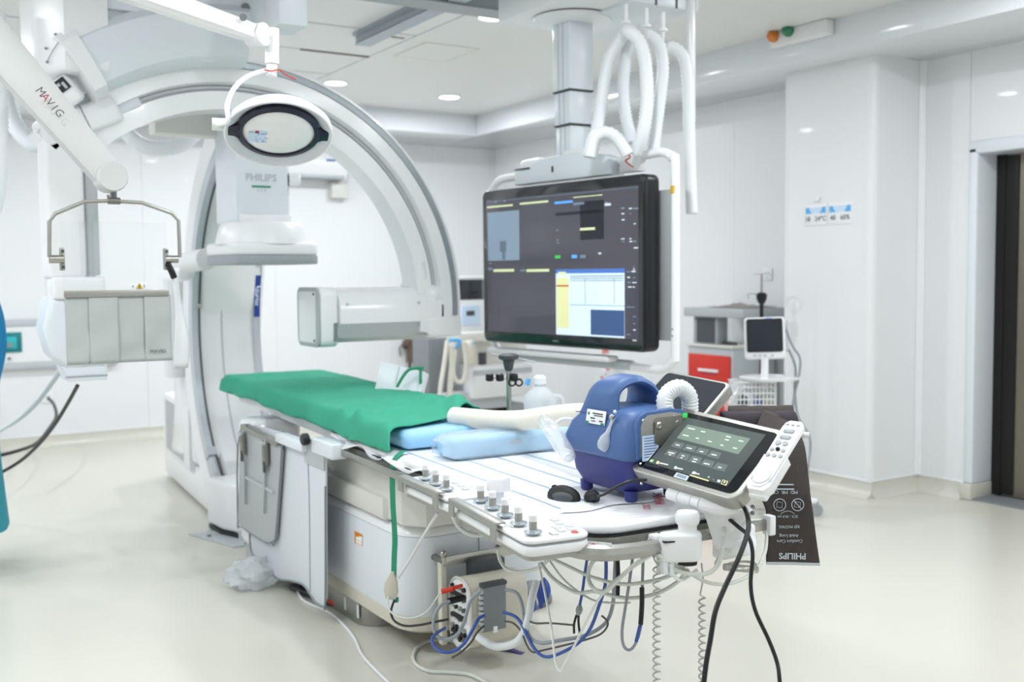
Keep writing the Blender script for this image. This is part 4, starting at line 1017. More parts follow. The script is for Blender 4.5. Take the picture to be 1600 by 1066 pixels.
build('top_bracket', MB(MX).prism([(-.43, .425), (.30, .425), (.30, .50), (.22, .53), (.02, .555), (-.20, .545), (-.31, .525), (-.43, .50)], -.14, -.045, .010, 2), 'cool_white', t)
build('bracket_slot', MB(MX).box((-.36, .505, -.042), (.12, .008, .004)), 'black', t)
build('bracket_catch', MB(MX).box((-.12, .485, -.042), (.012, .03, .004), .002), 'black', t)
build('bracket_block', MB(MX).box((.02, .545, -.08), (.14, .05, .05), .008), 'white', t)
build('bracket_hump', MB(MX).box((-.33, .525, -.10), (.17, .07, .08), .03, 3), 'white', t)
build('cable_box', MB(MX).box((.39, .47, -.10), (.13, .08, .05), .006), 'white', t)
zf = -.105
loop = [(-.20, .475), (-.55, .478), (-.64, .465), (-.69, .42), (-.70, .36), (-.70, -.36), (-.69, -.42), (-.64, -.468), (-.55, -.478)]
loop2 = [(.30, .49), (.50, .505), (.58, .505), (.635, .475), (.652, .41), (.652, -.37), (.64, -.44), (.59, -.485), (.50, -.492), (.38, -.49)]
for pts in (loop, loop2):
    build('frame_tube', MB(MX).tube([(x, y, zf) for x, y in pts], .0215, 12), 'white_gloss', t)
build('handle_bar', MB(MX).box((-.10, -.484, zf), (.98, .05, .05), .02, 3), 'lightgrey', t)
build('handle_top', MB(MX).box((-.18, -.455, -.06), (.95, .03, .08), .012, 3), 'white', t)
build('yellow_tag', MB(MX).lathe([(.0225, -.018), (.0225, .018)], (.651, .33, zf), (0, 1, 0), 14), 'yellow', t, label='yellow tag on the tube')
for y in (-.30, -.33): build('tube_screw', MB(MX).ball((.652, y, zf+.02), .006, seg=8), 'grey', t)
build('back_plate', MB(MX).box((.30, -.01, -.15), (.62, .70, .02), .006), 'shield_grey', t)
build('red_tie', MB(MX).tube([(.35, .50, zf+.03), (.37, .515, zf+.035), (.40, .50, zf+.03), (.37, .485, zf+.035), (.40, .46, zf+.03), (.42, .45, zf+.03)], .003, 6), 'red', t, label='red tie on the cable box')
t = mon = thing('large_monitor', 'large black medical monitor showing several dark image windows under plastic film', 'monitor', MX @ Vector((0, -.41, -.06)))
build('housing', MB(MX).prism([(x-.05, y) for x, y in rrect(1.205, .82, .035)], -.115, -.012, .018, 3), 'black', t)
build('bezel', MB(MX).prism([(x-.05, y) for x, y in rrect(1.20, .81, .035)], -.012, .0, .006, 3), 'gloss_black', t)
def sp(cx, cy): return onplane(MX, 700+cx/2.805, 220+cy/2.805)
def win(c0, c1, m, lay=1, name='screen_window', par=None):
    a, b = sp(*c0), sp(*c1)
    return build(name, MB(MX).bx((min(a.x, b.x), min(a.y, b.y), .0), (max(a.x, b.x), max(a.y, b.y), .0006+.0005*lay)), m, par or t)
disp = win((168, 262), (836, 872), 's_bg', 0, 'display')
win((170, 268), (834, 204), 's_bar', 1, 'screen_bar')
W_ = [((172, 296), (284, 278), 's_strip'), ((316, 281), (440, 261), 's_strip'), ((468, 278), (547, 261), 's_bright'), ((550, 251), (677, 235), 's_strip'), ((688, 286), (714, 273), 's_text'), ((550, 283), (598, 268), 's_bar'),
      ((580, 394), (645, 379), 's_strip'), ((470, 516), (493, 502), 's_green'), ((543, 515), (566, 500), 's_bright'), ((580, 515), (604, 500), 's_bar'), ((660, 498), (672, 490), 's_text'),
      ((200, 575), (290, 562), 's_strip'), ((345, 575), (444, 562), 's_strip'), ((178, 568), (194, 556), 's_bar'), ((318, 572), (340, 564), 's_bar')]
for a, b, m in W_: win(a, b, m, 2, 'screen_field')
win((472, 330), (684, 300), 's_dark', 1); win((580, 435), (683, 258), 's_dark', 1); win((318, 448), (470, 380), 's_bar' if 0 else 's_bg', 1)
xr = win((174, 316), (314, 523), 's_xray', 1, 'xray_image')
for a, b in (((228, 440), (256, 486)), ((238, 478), (252, 521))): win(a, b, 's_xdark', 2, 'xray_shadow', None)
ww = win((473, 564), (775, 866), 's_white', 1, 'list_window')
win((473, 564), (775, 579), 's_blue', 2, 'window_title'); win((477, 600), (531, 822), 's_yellow', 2, 'window_panel'); win((484, 575), (518, 586), 's_yellow', 3, 'screen_field')
win((476, 632), (530, 640), 'orange', 3, 'screen_field')
win((536, 718), (775, 726), 's_blue', 2, 'window_line'); win((626, 740), (774, 858), 's_navy', 2, 'window_panel')
for cy in (592, 602, 612): win((536, cy), (770, cy+3), 's_xray', 2, 'window_line')
for cx in (600, 728): win((cx, 605), (cx+3, 716), 's_xray', 2, 'window_line')
rr = random.Random(5)
for cy in (230, 268, 295, 318, 345, 362, 428, 440, 468, 530, 552, 562, 572, 598, 620, 640, 728, 770, 800, 828, 848, 874):
    for cx in ((755, 790, 812) if cy < 480 else (782, 805)):
        if rr.random() < .62: win((cx+rr.random()*8, cy-rr.random()*2), (cx+10+rr.random()*14, cy+4), 's_text' if rr.random() < .6 else 's_bar', 2, 'screen_field')
for cx, cy in ((475, 390), (476, 432), (478, 445), (690, 268), (182, 535), (244, 262), (205, 265)): win((cx, cy), (cx+9, cy+6), 's_bar', 2, 'screen_field')
text('PHILIPS', MX @ Matrix.Translation(onplane(MX, 700+472/2.805, 220+868/2.805)+Vector((0, -.012, .0012))), .014, 'grey', t)
# thin wrinkled plastic film over the bezel
def wrapf(u, v):
    x = -.05+(u-.5)*1.215; y = (v-.5)*.828
    return (x, y, .004+.0035*abs(noise.noise(Vector((x*6, y*9, 4.)))))
build('film', MB(MX).grid(wrapf, 40, 28), 'clear_panel', t, smooth=180)
# ribbed hoses beside the column
HD = 4.85
def hose(pts, r, label, D=HD, rib=.02, m='hose_white', n=18, name='ceiling_hose'):
    return tag(build(name, MB().tube([at(p[0], p[1], D=D+(p[2] if len(p) > 2 else 0)) for p in pts], r, 14, n=n, rib=rib), m, smooth=60), label, 'hose', 'ribbed hoses beside the monitor column')
hose([(976, 50, .05), (966, 66, .05), (950, 98, .05), (940, 158, .05), (931, 214, 0), (922, 246, 0)], .030, 'slanting ribbed white hose nearest the square column')
hose([(977, 46, -.05), (984, 50, -.1), (999, 66, -.1), (1008, 98, -.1), (1011, 155, -.1), (1005, 205, -.1), (993, 240, -.05)], .031, 'bowed ribbed white hose in front of the hose loop')
hose([(984, 60, .12), (977, 100, .12), (974, 141, .12), (978, 183, .1), (988, 225, .05)], .029, 'ribbed white hose hanging behind the bowed one')
hose([(1010, 54, 0), (1018, 56, 0), (1031, 72, 0), (1036, 105, 0), (1033, 141, 0), (1026, 197, 0), (1021, 238, 0)], .028, 'ribbed white hose second from the tall straight pipe')
hose([(1039, 74, .1), (1053, 75, .1), (1068, 90, .1), (1074, 120, .1), (1076, 169, .1), (1078, 250, .1), (1081, 334, .1)], .029, 'ribbed white hose hanging free past the monitor frame')
hose([(921, 246, -.1), (928, 216, -.1), (946, 207, -.1), (964, 216, -.1), (981, 242, -.1)], .029, 'short ribbed white hose arched over the monitor bracket')
tag(build('ceiling_pipe', MB().cyl(at(1079, 190, D=5.1), tuple(at(1079, 190, D=5.1).xy)+(ZC,), .024), 'white_gloss'), 'tall smooth white pipe dropping from the ceiling beside the hoses', 'pipe')
for i, (px_, py_) in enumerate(((978, 38), (1010, 44), (1036, 50))):
    c_ = at(px_, py_, D=HD)
    th = thing('hose_hanger', ['white hook knob holding the bowed hose', 'white hook knob holding the middle hose', 'white hook knob at the outer corner of the carriage'][i], 'hook', c_, 'hose hooks under the carriage')
    build('knob', MB().lathe([(.012, .0), (.022, .004), (.022, .014), (.010, .02), (.010, .09)], c_, (0, 0, 1), 16), 'white', th)
    build('hook_loop', MB().tube([c_, c_+Vector((0, 0, -.03))], .008, 8), 'white', th)
# ================================================================== TOUCH SCREEN MODULES AT THE FOOT END
TCEN = Vector((1.897, 2.051, .947)); TN = Vector((-.595, -.141, .791)); TE = Vector((.126, -.989, -.08))
TX = frame(TCEN, TE, TN.cross(TE)); TX = frame(TCEN, TE, TX.to_3x3().col[1])
if TX.to_3x3().col[2].dot(TN) < 0: TX = frame(TCEN, TE, -TX.to_3x3().col[1])
t = tabl = thing('touch_screen', 'tilted touch screen with a grey metal frame and greenish grey display', 'touch screen', TX @ Vector((0, -.12, -.02)))
build('frame', MB(TX).prism([(x-.006, y-.001) for x, y in rrect(.372, .256, .034, 7)], -.044, .0, .006, 3), 'satin', t)
build('glass', MB(TX).prism([(x-.006, y-.001) for x, y in rrect(.338, .222, .022, 7)], -.002, .0018), 'gloss_black', t)
def tp(cx, cy): return onplane(TX, 980+cx/6.4, 630+cy/6.4)
def tquad(P, m, lay, name):
    L_ = [tp(*p) for p in P]
    mb = MB(TX); mb.prism([(q.x, q.y) for q in L_], .001, .0022+.0005*lay); return build(name, mb, m, t)
def tgrid(P):      # bilinear quad helper: TL TR BR BL in crop pixels
    A = [Vector(p) for p in P]
    return lambda u, v: tuple((A[0].lerp(A[1], u)).lerp(A[3].lerp(A[2], u), v))
tquad([(582, 146), (1388, 322), (1000, 838), (215, 600)], 't_bg', 0, 'display')
tquad([(606, 220), (1236, 362), (1114, 520), (498, 356)], 't_area', 1, 'field_panel')
for P in ([(480, 390), (578, 412), (545, 466), (437, 440)], [(598, 420), (700, 444), (668, 500), (556, 472)], [(722, 450), (826, 474), (792, 530), (678, 502)], [(846, 482), (948, 506), (914, 566), (798, 538)],
          [(416, 470), (508, 494), (474, 548), (372, 520)], [(534, 500), (634, 524), (602, 586), (484, 556)], [(656, 532), (756, 556), (724, 618), (606, 590)], [(780, 566), (880, 590), (848, 656), (728, 622)], [(906, 600), (1012, 626), (974, 694), (852, 660)]):
    tquad(P, 't_btn', 1, 'screen_button')
tw_ = [(644, 264, 70), (762, 294, 42), (588, 332, 60), (704, 360, 30), (828, 392, 40), (950, 430, 30), (1016, 346, 46), (1000, 376, 40), (1140, 388, 46), (1080, 460, 40), (508, 428, 40), (624, 460, 50), (746, 494, 36), (870, 526, 52), (444, 506, 60), (432, 524, 20), (562, 536, 30), (546, 556, 18), (686, 570, 40), (672, 594, 40), (798, 616, 58), (930, 652, 34), (370, 616, 84), (530, 664, 56), (706, 716, 36), (818, 748, 14)]
for x, y, w_ in tw_:
    dx, dy = w_/2, w_*.22/2
    tquad([(x-dx+4, y-dy-5), (x+dx+4, y+dy-5), (x+dx-3, y+dy+4), (x-dx-3, y-dy+4)], 't_text', 2, 'screen_word')
tquad([(242, 570), (270, 576), (256, 598), (226, 590)], 't_green', 2, 'screen_icon')
tquad([(304, 586), (326, 592), (316, 616), (292, 610)], 't_yellow', 2, 'screen_icon')
tquad([(482, 638), (504, 644), (494, 668), (470, 660)], 't_text', 2, 'screen_icon')
tquad([(664, 690), (692, 698), (678, 720), (648, 712)], 't_text', 2, 'screen_icon')
tquad([(632, 724), (820, 782), (816, 789), (628, 731)], 't_yellow', 2, 'screen_line')
tquad([(912, 772), (938, 780), (928, 802), (902, 794)], 't_text', 2, 'screen_icon')
tquad([(958, 774), (1010, 790), (990, 832), (942, 816)], 't_yellow', 2, 'screen_icon'); tquad([(962, 781), (1002, 793), (985, 826), (949, 814)], 's_dark', 3, 'screen_icon'); tquad([(974, 790), (988, 794), (980, 812), (966, 808)], 't_text', 4, 'screen_icon')
tquad([(856, 762), (880, 770), (872, 782), (850, 774)], 't_btn', 2, 'screen_icon')
tquad([(426, 254), (464, 258), (206, 584), (164, 572)], 'paper', 1, 'strip_sticker'); tquad([(340, 366), (372, 372), (366, 380), (334, 374)], 'ink', 2, 'sticker_mark')
tquad([(500, 700), (622, 738), (596, 782), (466, 742)], 'sign_pale', 1, 'barcode_sticker')
for k in range(10):
    q = k/9; x, y = 512+q*84, 712+q*28
    tquad([(x, y), (x+4.5, y+1.4), (x-14.5, y+28), (x-19, y+26.6)], 'ink', 2, 'barcode_bar')
# arm under the touch screen
h0, h1 = TX @ Vector((-.055, -.135, -.045)), TX @ Vector((.055, -.135, -.045))
build('hinge_barrel', MB().cyl(h0, h1, .0165), 'white', t)
for q in (.35, .75): c_ = h0.lerp(h1, q); build('hinge_seam', MB().cyl(c_, c_+(h1-h0).normalized()*.0015, .0168), 'grey', t)
bp = tw(.145, -.075, .70)
build('arm_head', MB().tube([h1, TX @ Vector((.10, -.125, -.055)), TX @ Vector((.14, -.10, -.06))], .02, 10), 'white', t)
ap = [at(1094, 776, D=2.70), at(1176, 797, D=2.68), at(1142, 852, D=2.72), at(1118, 852, D=2.74)]
mb = MB()
n_ = (ap[1]-ap[0]).cross(ap[3]-ap[0]).normalized()
va = [mb.bm.verts.new(p+n_*.016) for p in ap]; vb = [mb.bm.verts.new(p-n_*.016) for p in ap]
mb.bm.faces.new(va); mb.bm.faces.new(list(reversed(vb)))
for i in range(4): mb.bm.faces.new((va[i], vb[i], vb[(i+1) % 4], va[(i+1) % 4]))
bmesh.ops.recalc_face_normals(mb.bm, faces=mb.bm.faces)
build('arm_plate', mb, 'white', t)
build('arm_bolt', MB().ball(ap[1]+n_*-.016, .006, seg=8).ball(ap[1]+n_*.016, .006, seg=8), 'midgrey', t, kind='stuff')
build('pivot_base', MB().lathe([(.046, -.02), (.05, -.012), (.05, .01), (.044, .02), (.035, .022), (.033, .05), (.025, .056), (0, .056)], bp, (0, 0, 1), 32), 'white', t)
build('pivot_lever', MB().tube([bp+Vector((.0, -.03, .06)), bp+Vector((-.015, -.01, .10)), bp+Vector((.01, .02, .115))], .012, 10), 'white', t)
build('rail_clamp', MB(TM).bx((.09, -.075, .66), (.21, -.03, .745), .010, 3), 'white', t)
build('clamp_screw', MB().tube([bp+Vector((-.05, .0, -.055)), bp+Vector((.04, -.03, -.07))], .010, 8), 'steel', t)
build('clamp_ring', MB().tube([bp+Vector((.045*cos(k*pi/8)+.01, .03*sin(k*pi/8), -.06)) for k in range(16)], .0035, 6, closed=True, smooth=False), 'steel', t)
# viewing remote in its holder
RX = TX @ Matrix.Translation((.203, .040, .012)) @ Matrix.Rotation(R(6.5), 4, 'Z')
t = thing('remote_control', 'white remote control with grey round buttons clipped beside the touch screen', 'remote', RX @ Vector((0, -.1, 0)))
build('body', MB(RX).prism([(.0285*x, y) for x, y in ((-1, .085), (-.9, .102), (-.55, .112), (.55, .112), (.9, .102), (1, .085), (.95, -.085), (.75, -.108), (.35, -.12), (-.35, -.12), (-.75, -.108), (-.95, -.085))], -.012, .006, .004, 3), 'white', t)
for x, y, w_, h_ in ((-.015, .095, .009, .006), (0, .095, .009, .006), (.015, .095, .009, .006)):
    build('button', MB(RX).box((x, y, .0065), (w_, h_, .003), .0015), 'grey', t)
for y in (.072, .050): build('rocker', MB(RX).prism([(x, y+q) for x, q in rrect(.032, .014, .0065)], .005, .0085, .001), 'grey', t)
for x in (-.010, .010): build('button', MB(RX).cyl((x, .028, .005), (x, .028, .009), .0078, seg=14), 'grey', t)
for x, y in ((-.016, .004), (.016, .004), (-.018, -.016), (0, -.016), (.018, -.016)): build('button', MB(RX).cyl((x, y, .005), (x, y, .009), .0055, seg=14), 'grey', t)
build('joystick_nub', MB(RX).ball((0, .006, .008), .006, seg=12), 'black', t)
build('thumb_pad', MB(RX).prism([(.022*cos(k*pi/12), -.085+.026*sin(k*pi/12)) for k in range(24)], .005, .0085, .002), 'white_gloss', t)
build('thumb_ring', MB(RX).tube([(.0225*cos(k*pi/12), -.085+.0265*sin(k*pi/12), .0062) for k in range(24)], .0012, 5, closed=True, smooth=False), 'lightgrey', t)
build('holder', MB(RX).prism([(-.033, -.01), (-.033, -.11), (-.022, -.128), (.022, -.128), (.033, -.11), (.033, -.01), (.031, -.01), (.029, -.10), (-.029, -.10), (-.031, -.01)], -.026, .002, .002), 'white', t)
build('holder_clip', MB(RX).box((0, -.115, -.024), (.05, .04, .02), .006), 'white', t)
# smaller screen module at the far rail
QX = frame(at(1064, 620, D=3.2), TE, TX.to_3x3().col[1])
t = thing('touch_screen', 'smaller dark touch screen behind the hose arch with a grey frame', 'touch screen', QX @ Vector((0, -.09, 0)))
build('frame', MB(QX).prism(rrect(.262, .19, .022, 6), -.036, 0, .005, 3), 'satin', t)
build('glass', MB(QX).prism(rrect(.242, .17, .014, 6), -.002, .0015), 'screen_dark', t)
build('arm', MB().tube([QX @ Vector((0, -.05, -.04)), QX @ Vector((.0, -.10, -.06)), tw(.33, .47, .74)], .018, 10), 'white', t)
build('rail_clamp', MB().box(tw(.325, .47, .728), (.04, .06, .05), .006), 'white', t)
# folded cuffs and the long cuff hanging down
CB = at(1185, 668, D=3.02)
t = thing('cuff_hanger', 'white bent rod at the foot rail carrying the folded dark cuffs', 'hanger', tw(.30, -.02, .73))
build('rod', MB().tube([tw(.30, -.02, .73), tw(.32, .0, .86), CB+Vector((-.04, .05, -.02)), CB+Vector((.10, -.10, -.02))], .009, 10), 'white', t)
ex_ = c_right.copy(); ex_.z = 0; ex_.normalize(); bk_ = Vector((fwd.x, fwd.y, 0)).normalized()
def rollf(w_, dz, ph, hgt):
    def f(u, v):
        a = pi*(1.15*v-.08)
        return CB+ex_*((u-.5)*w_+.004*sin(v*6+ph))+bk_*(-.035*cos(a)+.02*ph*.1)+Vector((0, 0, dz+hgt*sin(a)-(.04*max(0, .12-v)/.12)+.004*noise.noise(Vector((u*6, v*5, ph)))))
    return f
tag(build('folded_cuff', MB().grid(rollf(.21, .0, 1, .045), 16, 20), 'purple_cloth', smooth=180, solid=.006), 'dark plum folded cuff lying uppermost behind the touch screen', 'cuff')
CB2 = CB; CB = CB+ex_*.02+bk_*.05+Vector((0, 0, .008))
tag(build('folded_cuff', MB().grid(rollf(.19, .0, 3, .045), 16, 20), 'cuff', smooth=180, solid=.006), 'blackish folded cuff tucked behind the plum one', 'cuff')
CB = CB2
t = thing('pressure_cuff', 'long charcoal blood pressure cuff with upside down white print hanging from the rod', 'cuff', at(1238, 881, D=2.88))
LP = [(1192, 640, 3.0), (1176, 690, 2.93), (1183, 745, 2.9), (1187, 772, 2.885), (1197, 800, 2.88), (1197, 840, 2.88), (1197, 880, 2.88)]
RP = [(1232, 655, 3.0), (1255, 690, 2.93), (1263, 745, 2.9), (1266, 772, 2.885), (1270, 800, 2.88), (1275, 840, 2.88), (1281, 882, 2.88)]
LC_, RC_ = catmull([at(x, y, D=d) for x, y, d in LP], 8), catmull([at(x, y, D=d) for x, y, d in RP], 8)
nl = len(LC_)-1
def cufff(u, v, off=0.):
    q = v*nl; i = min(int(q), nl-1); f = q-i
    p = LC_[i].lerp(LC_[i+1], f).lerp(RC_[i].lerp(RC_[i+1], f), u)
    return p-bk_*(off+.006*sin(v*6)*sin(u*pi)+.001*sin(u*9+v*7))
build('cloth', MB().grid(lambda u, v: cufff(u, v), 12, 40), 'cuff', t, smooth=180, solid=.004)
build('end_edge', MB().tube([cufff(u/8, 1., .001) for u in range(9)], .0042, 8), 'lightgrey', t)
def cfr(u, v):
    p = cufff(u, v, .0055); e = cufff(min(1, u+.05), v)-cufff(max(0, u-.05), v); d = cufff(u, min(1, v+.02))-cufff(u, max(0, v-.02))
    return frame(p, -e, d)                          # rotated half a turn: the print hangs upside down
for s_, u, v, sz, sx in (('PHILIPS', .50, .938, .0235, 1.0), ('Comfort Care', .47, .856, .0125, 1.), ('Adult Long', .46, .823, .012, 1.), ('REF M1574XL', .47, .766, .0115, .9), ('27.5 - 36.0 cm', .45, .700, .010, 1.), ('MD  MR  CE', .50, .475, .013, 1.), ('www.philips.com', .50, .44, .007, 1.), ('Made for adults', .50, .39, .007, 1.)):
    if s_ in ('www.philips.com', 'Made for adults'):
        M = cfr(u, v); build('print_line', MB(M).box((0, 0, 0), (.05, .0035, .0008)), 'cuff_print', t); continue
    text(s_, cfr(u, v), sz, 'cuff_print', t, bold=.0006 if s_ == 'PHILIPS' else 0., sx=sx)
for u in (.32, .70):
    M = cfr(u, .605)
    build('icon_ring', MB(M).tube([(.0165*cos(k*pi/12), .0165*sin(k*pi/12), 0) for k in range(24)], .0012, 5, closed=True, smooth=False), 'cuff_print', t)
    build('icon_figure', MB(M).tube([(-.008, -.006, 0), (.007, -.009, 0), (.009, .006, 0), (-.006, .008, 0)], .0008, 5, closed=True, smooth=False), 'cuff_print', t)
    if u > .5: build('icon_slash', MB(M).tube([(.011, -.012, 0), (-.011, .012, 0)], .0011, 5), 'cuff_print', t)
M = cfr(.45, .682); build('icon_arc', MB(M).tube([(-.02, .0, 0), (-.01, -.006, 0), (0, -.008, 0), (.01, -.006, 0), (.02, 0, 0)], .0012, 5), 'grey', t)
# ================================================================== THINGS IN THE BACKGROUND
# anaesthesia machine in the far corner
AY = 7.6
def aw(px_, py_, Y=AY): return at(px_, py_, Y=Y)
t = ana = thing('anaesthesia_machine', 'white anaesthesia machine with dark screen and hanging beige hoses behind the monitor', 'machine', (4.6, 7.9, 0))
def abox(name, p0, p1, m, y0=AY, y1=AY+.4, bev=.01, lab=None):
    a, b = aw(*p0), aw(*p1)
    return build(name, MB().bx((min(a.x, b.x), y0, min(a.z, b.z)), (max(a.x, b.x), y1, max(a.z, b.z)), bev), m, t, label=lab)
abox('screen_housing', (713, 432), (765, 470), 'white', AY+.02); abox('screen', (717, 437), (760, 467), 'screen_dark', AY, AY+.03, .004)
abox('upper_body', (715, 469), (800, 520), 'white')
abox('display_panel', (720, 478), (749, 507), 'sign_pale', AY-.02, AY+.01, .004, 'pale blue display panel'); abox('small_display', (727, 486), (739, 493), 'darkgrey', AY-.03, AY, .002)
abox('shelf', (706, 519), (800, 530), 'warm_white', AY-.12, AY+.4, .02)
abox('middle_body', (745, 530), (828, 575), 'warm_white', AY+.05); abox('column', (752, 552), (762, 572), 'darkgrey', AY+.02, AY+.06, .002)
abox('drawer_block', (733, 572), (828, 616), 'white', AY-.05, AY+.4, .02); abox('drawer_gap', (735, 579), (826, 580.5), 'lightgrey', AY-.055, AY-.04, 0)
abox('base', (690, 616), (800, 668), 'lightgrey', AY, AY+.45, .02); abox('side_panel', (678, 530), (713, 640), 'midgrey', AY+.1, AY+.4, .01)
a_ = aw(690, 668)
build('foot', MB().bx((a_.x, AY, 0), (a_.x+.85, AY+.45, .30), .02), 'grey', t)
def ahose(pts, r, lab, m='hose', Y=AY-.18):
    tag(build('breathing_hose', MB().tube([aw(*p, Y=Y) for p in pts], r, 10, n=10, rib=.03), m, smooth=60), lab, 'hose', 'beige breathing hoses of the anaesthesia machine')
ahose([(699, 532), (694, 570), (688, 610), (690, 638), (701, 630), (705, 590), (704, 540)], .019, 'long beige breathing hose loop nearest the arc end')
ahose([(712, 534), (708, 580), (714, 596), (724, 594), (728, 570), (724, 534)], .019, 'short beige breathing hose loop right of the long one')
ahose([(706, 560), (702, 610), (704, 645)], .019, 'straight beige breathing hose between the two loops')
tag(build('breathing_bag', MB().tube([aw(734, 532, Y=AY-.17), aw(734, 545, Y=AY-.17), aw(735, 570, Y=AY-.17)], lambda q: .03+.025*sin(q*2.2), 12), 'beige', smooth=60), 'limp beige breathing bag hanging at the anaesthesia machine', 'bag')
for i, (a, b) in enumerate((((702, 532), (716, 531)), ((712, 545), (720, 532)), ((738, 535), (741, 556)))):
    tag(build('hose_connector', MB().tube([aw(*a, Y=AY-.2), aw(*b, Y=AY-.2)], .014, 8), 'sign_blue'), ['blue connector on top of the long beige hose', 'blue connector on the short beige hose', 'blue connector beside the limp breathing bag'][i], 'connector', 'blue hose connectors')
# infusion pole with clamp behind the table
P0 = at(795, 600, D=4.5); px0, py0 = P0.x, P0.y
t = thing('clamp_pole', 'thin steel pole with a dark T grip and black clamps behind the table', 'pole', (px0, py0, 0))
zt = at(795, 556, D=4.5).z
build('pole', MB().cyl((px0, py0, .03), (px0, py0, zt-.04), .011), 'steel', t)
build('grip', MB().lathe([(.014, -.075), (.02, -.06), (.026, -.03), (.042, -.022), (.045, -.008), (.03, 0), (0, 0)], (px0, py0, zt+.01), (0, 0, 1), 20), 'darkgrey', t)
build('wire_arm', MB().tube([at(768, 553, D=4.5), at(790, 557, D=4.5)], .003, 6).tube([at(800, 558, D=4.5), at(822, 563, D=4.5), at(836, 566, D=4.5)], .004, 6), 'lightgrey', t, kind='stuff')
cz = at(795, 591, D=4.5)
build('clamp_rod', MB().cyl(at(765, 590, D=4.5), at(815, 592, D=4.5), .004, seg=8), 'steel', t)
for a, r_ in ((765, .014), (781, .013), (803, .017)):
    c_ = at(a, 590, D=4.48); build('clamp_knob', MB().box(c_, (.03, .03, .034), .008), 'black', t)
for a in (800, 811):
    c_ = at(a, 598, D=4.47); build('clamp_jaw', MB().tube([c_+ex_*(.014*cos(k*pi/4))+Vector((0, 0, .014*sin(k*pi/4))) for k in range(8)], .004, 6, closed=True), 'rubber', t)
build('pole_base', MB().lathe([(.18, 0), (.18, .015), (.05, .035), (.02, .05)], (px0, py0, 0), (0, 0, 1), 28), 'steel_dark', t)
bc = at(844, 640, D=4.2)
build('tray', MB().cyl((bc.x, bc.y, .775), (bc.x, bc.y, .79), .075).tube([(bc.x, bc.y, .782), (px0, py0, .782)], .01, 8), 'steel', t)
t = thing('plastic_bottle', 'frosted plastic suction bottle with handle standing behind the mattress', 'bottle', (bc.x, bc.y, .79))
bt = at(844, 583, D=4.2).z
build('body', MB().lathe([(.062, .0), (.066, .01), (.066, .125), (.058, .15), (.03, .175), (.022, .18), (.022, .20)], (bc.x, bc.y, .79), (0, 0, 1), 28), 'clear', t, smooth=50)
build('liquid', MB().lathe([(.058, .01), (.060, .02), (.060, .07), (0, .07)], (bc.x, bc.y, .79), (0, 0, 1), 24), 'sign_pale', t)
build('cap', MB().lathe([(.026, .19), (.026, .215), (.015, .225), (0, .225)], (bc.x, bc.y, .79), (0, 0, 1), 20), 'hose_white', t)
build('handle', MB().tube([(bc.x+ex_.x*.055, bc.y+ex_.y*.055, .93), (bc.x+ex_.x*.085, bc.y+ex_.y*.085, .92), (bc.x+ex_.x*.088, bc.y+ex_.y*.088, .86), (bc.x+ex_.x*.064, bc.y+ex_.y*.064, .83)], .011, 8), 'clear', t)
build('blue_clip', MB().tube([at(826, 592, D=4.25), at(823, 602, D=4.25)], .010, 8), 'sign_blue', t, label='blue clip')
# white arm board with a green tie on the far table side
t = thing('arm_board', 'white padded arm board with a green tie beyond the mattress', 'arm board', at(630, 620, D=5.0))
A = [at(x, y, D=d) for x, y, d in ((597, 566, 5.1), (668, 583, 4.95), (654, 640, 4.9), (586, 622, 5.05))]
mb = MB(); nb = (A[1]-A[0]).cross(A[3]-A[0]).normalized()
va = [mb.bm.verts.new(p+nb*.02) for p in A]; vb = [mb.bm.verts.new(p-nb*.02) for p in A]
mb.bm.faces.new(va); mb.bm.faces.new(list(reversed(vb)))
for i in range(4): mb.bm.faces.new((va[i], vb[i], vb[(i+1) % 4], va[(i+1) % 4]))
bmesh.ops.recalc_face_normals(mb.bm, faces=mb.bm.faces)
bmesh.ops.bevel(mb.bm, geom=mb.bm.edges[:], offset=.008, segments=2, affect='EDGES', profile=.5)
build('board', mb, 'cool_white', t)
build('board_seam', MB().tube([at(624, 573, D=4.97), at(618, 600, D=4.95)], .003, 6), 'lightgrey', t)
build('bracket', MB().tube([at(640, 640, D=4.95), tw(.32, 2.2, .72)], .015, 8), 'steel_dark', t)
build('green_tie', MB().tube([at(620, 605, D=4.9), at(630, 588, D=4.9), at(641, 577, D=4.9), at(662, 575, D=4.9)], .008, 6).tube([at(657, 576, D=4.9), at(657, 600, D=4.9)], .007, 6), 'green_strap', t, label='green cloth tie', kind='stuff')
# handset on the back wall
p = at(637, 547, Y=YB-.06)
t = thing('wall_handset', 'dark brown hanging handset on the back wall under the detector arm', 'handset', p)
build('grip', MB().tube([p+Vector((-.02, 0, .09)), p+Vector((.04, 0, .04)), p+Vector((.03, 0, -.06)), p+Vector((.02, 0, -.13))], lambda q: .055-.02*q, 12), 'brown', t)
build('cord', MB().tube([p+Vector((.02, 0, -.1)), p+Vector((.04, .03, -.25)), p+Vector((.05, .05, -.5))], .016, 8), 'cable_dark', t)
build('hook', MB().tube([p+Vector((-.04, .02, .06)), p+Vector((-.09, .0, .02)), p+Vector((-.08, 0, -.06))], .009, 6).box(p+Vector((0, .05, .05)), (.06, .04, .08)), 'steel_dark', t, kind='stuff')
p = at(633, 440, Y=YB-.02)
tag(build('wall_wire_hook', MB().tube([p+Vector((0, 0, .12)), p+Vector((.01, -.03, .02)), p+Vector((-.05, -.03, -.04)), p+Vector((0, -.03, -.12)), p+Vector((.03, 0, -.22))], .008, 6).cyl(p+Vector((0, .02, .1)), p+Vector((0, -.02, .1)), .025), 'grey'), 'thin grey wire hook on the back wall above the detector arm', 'hook')
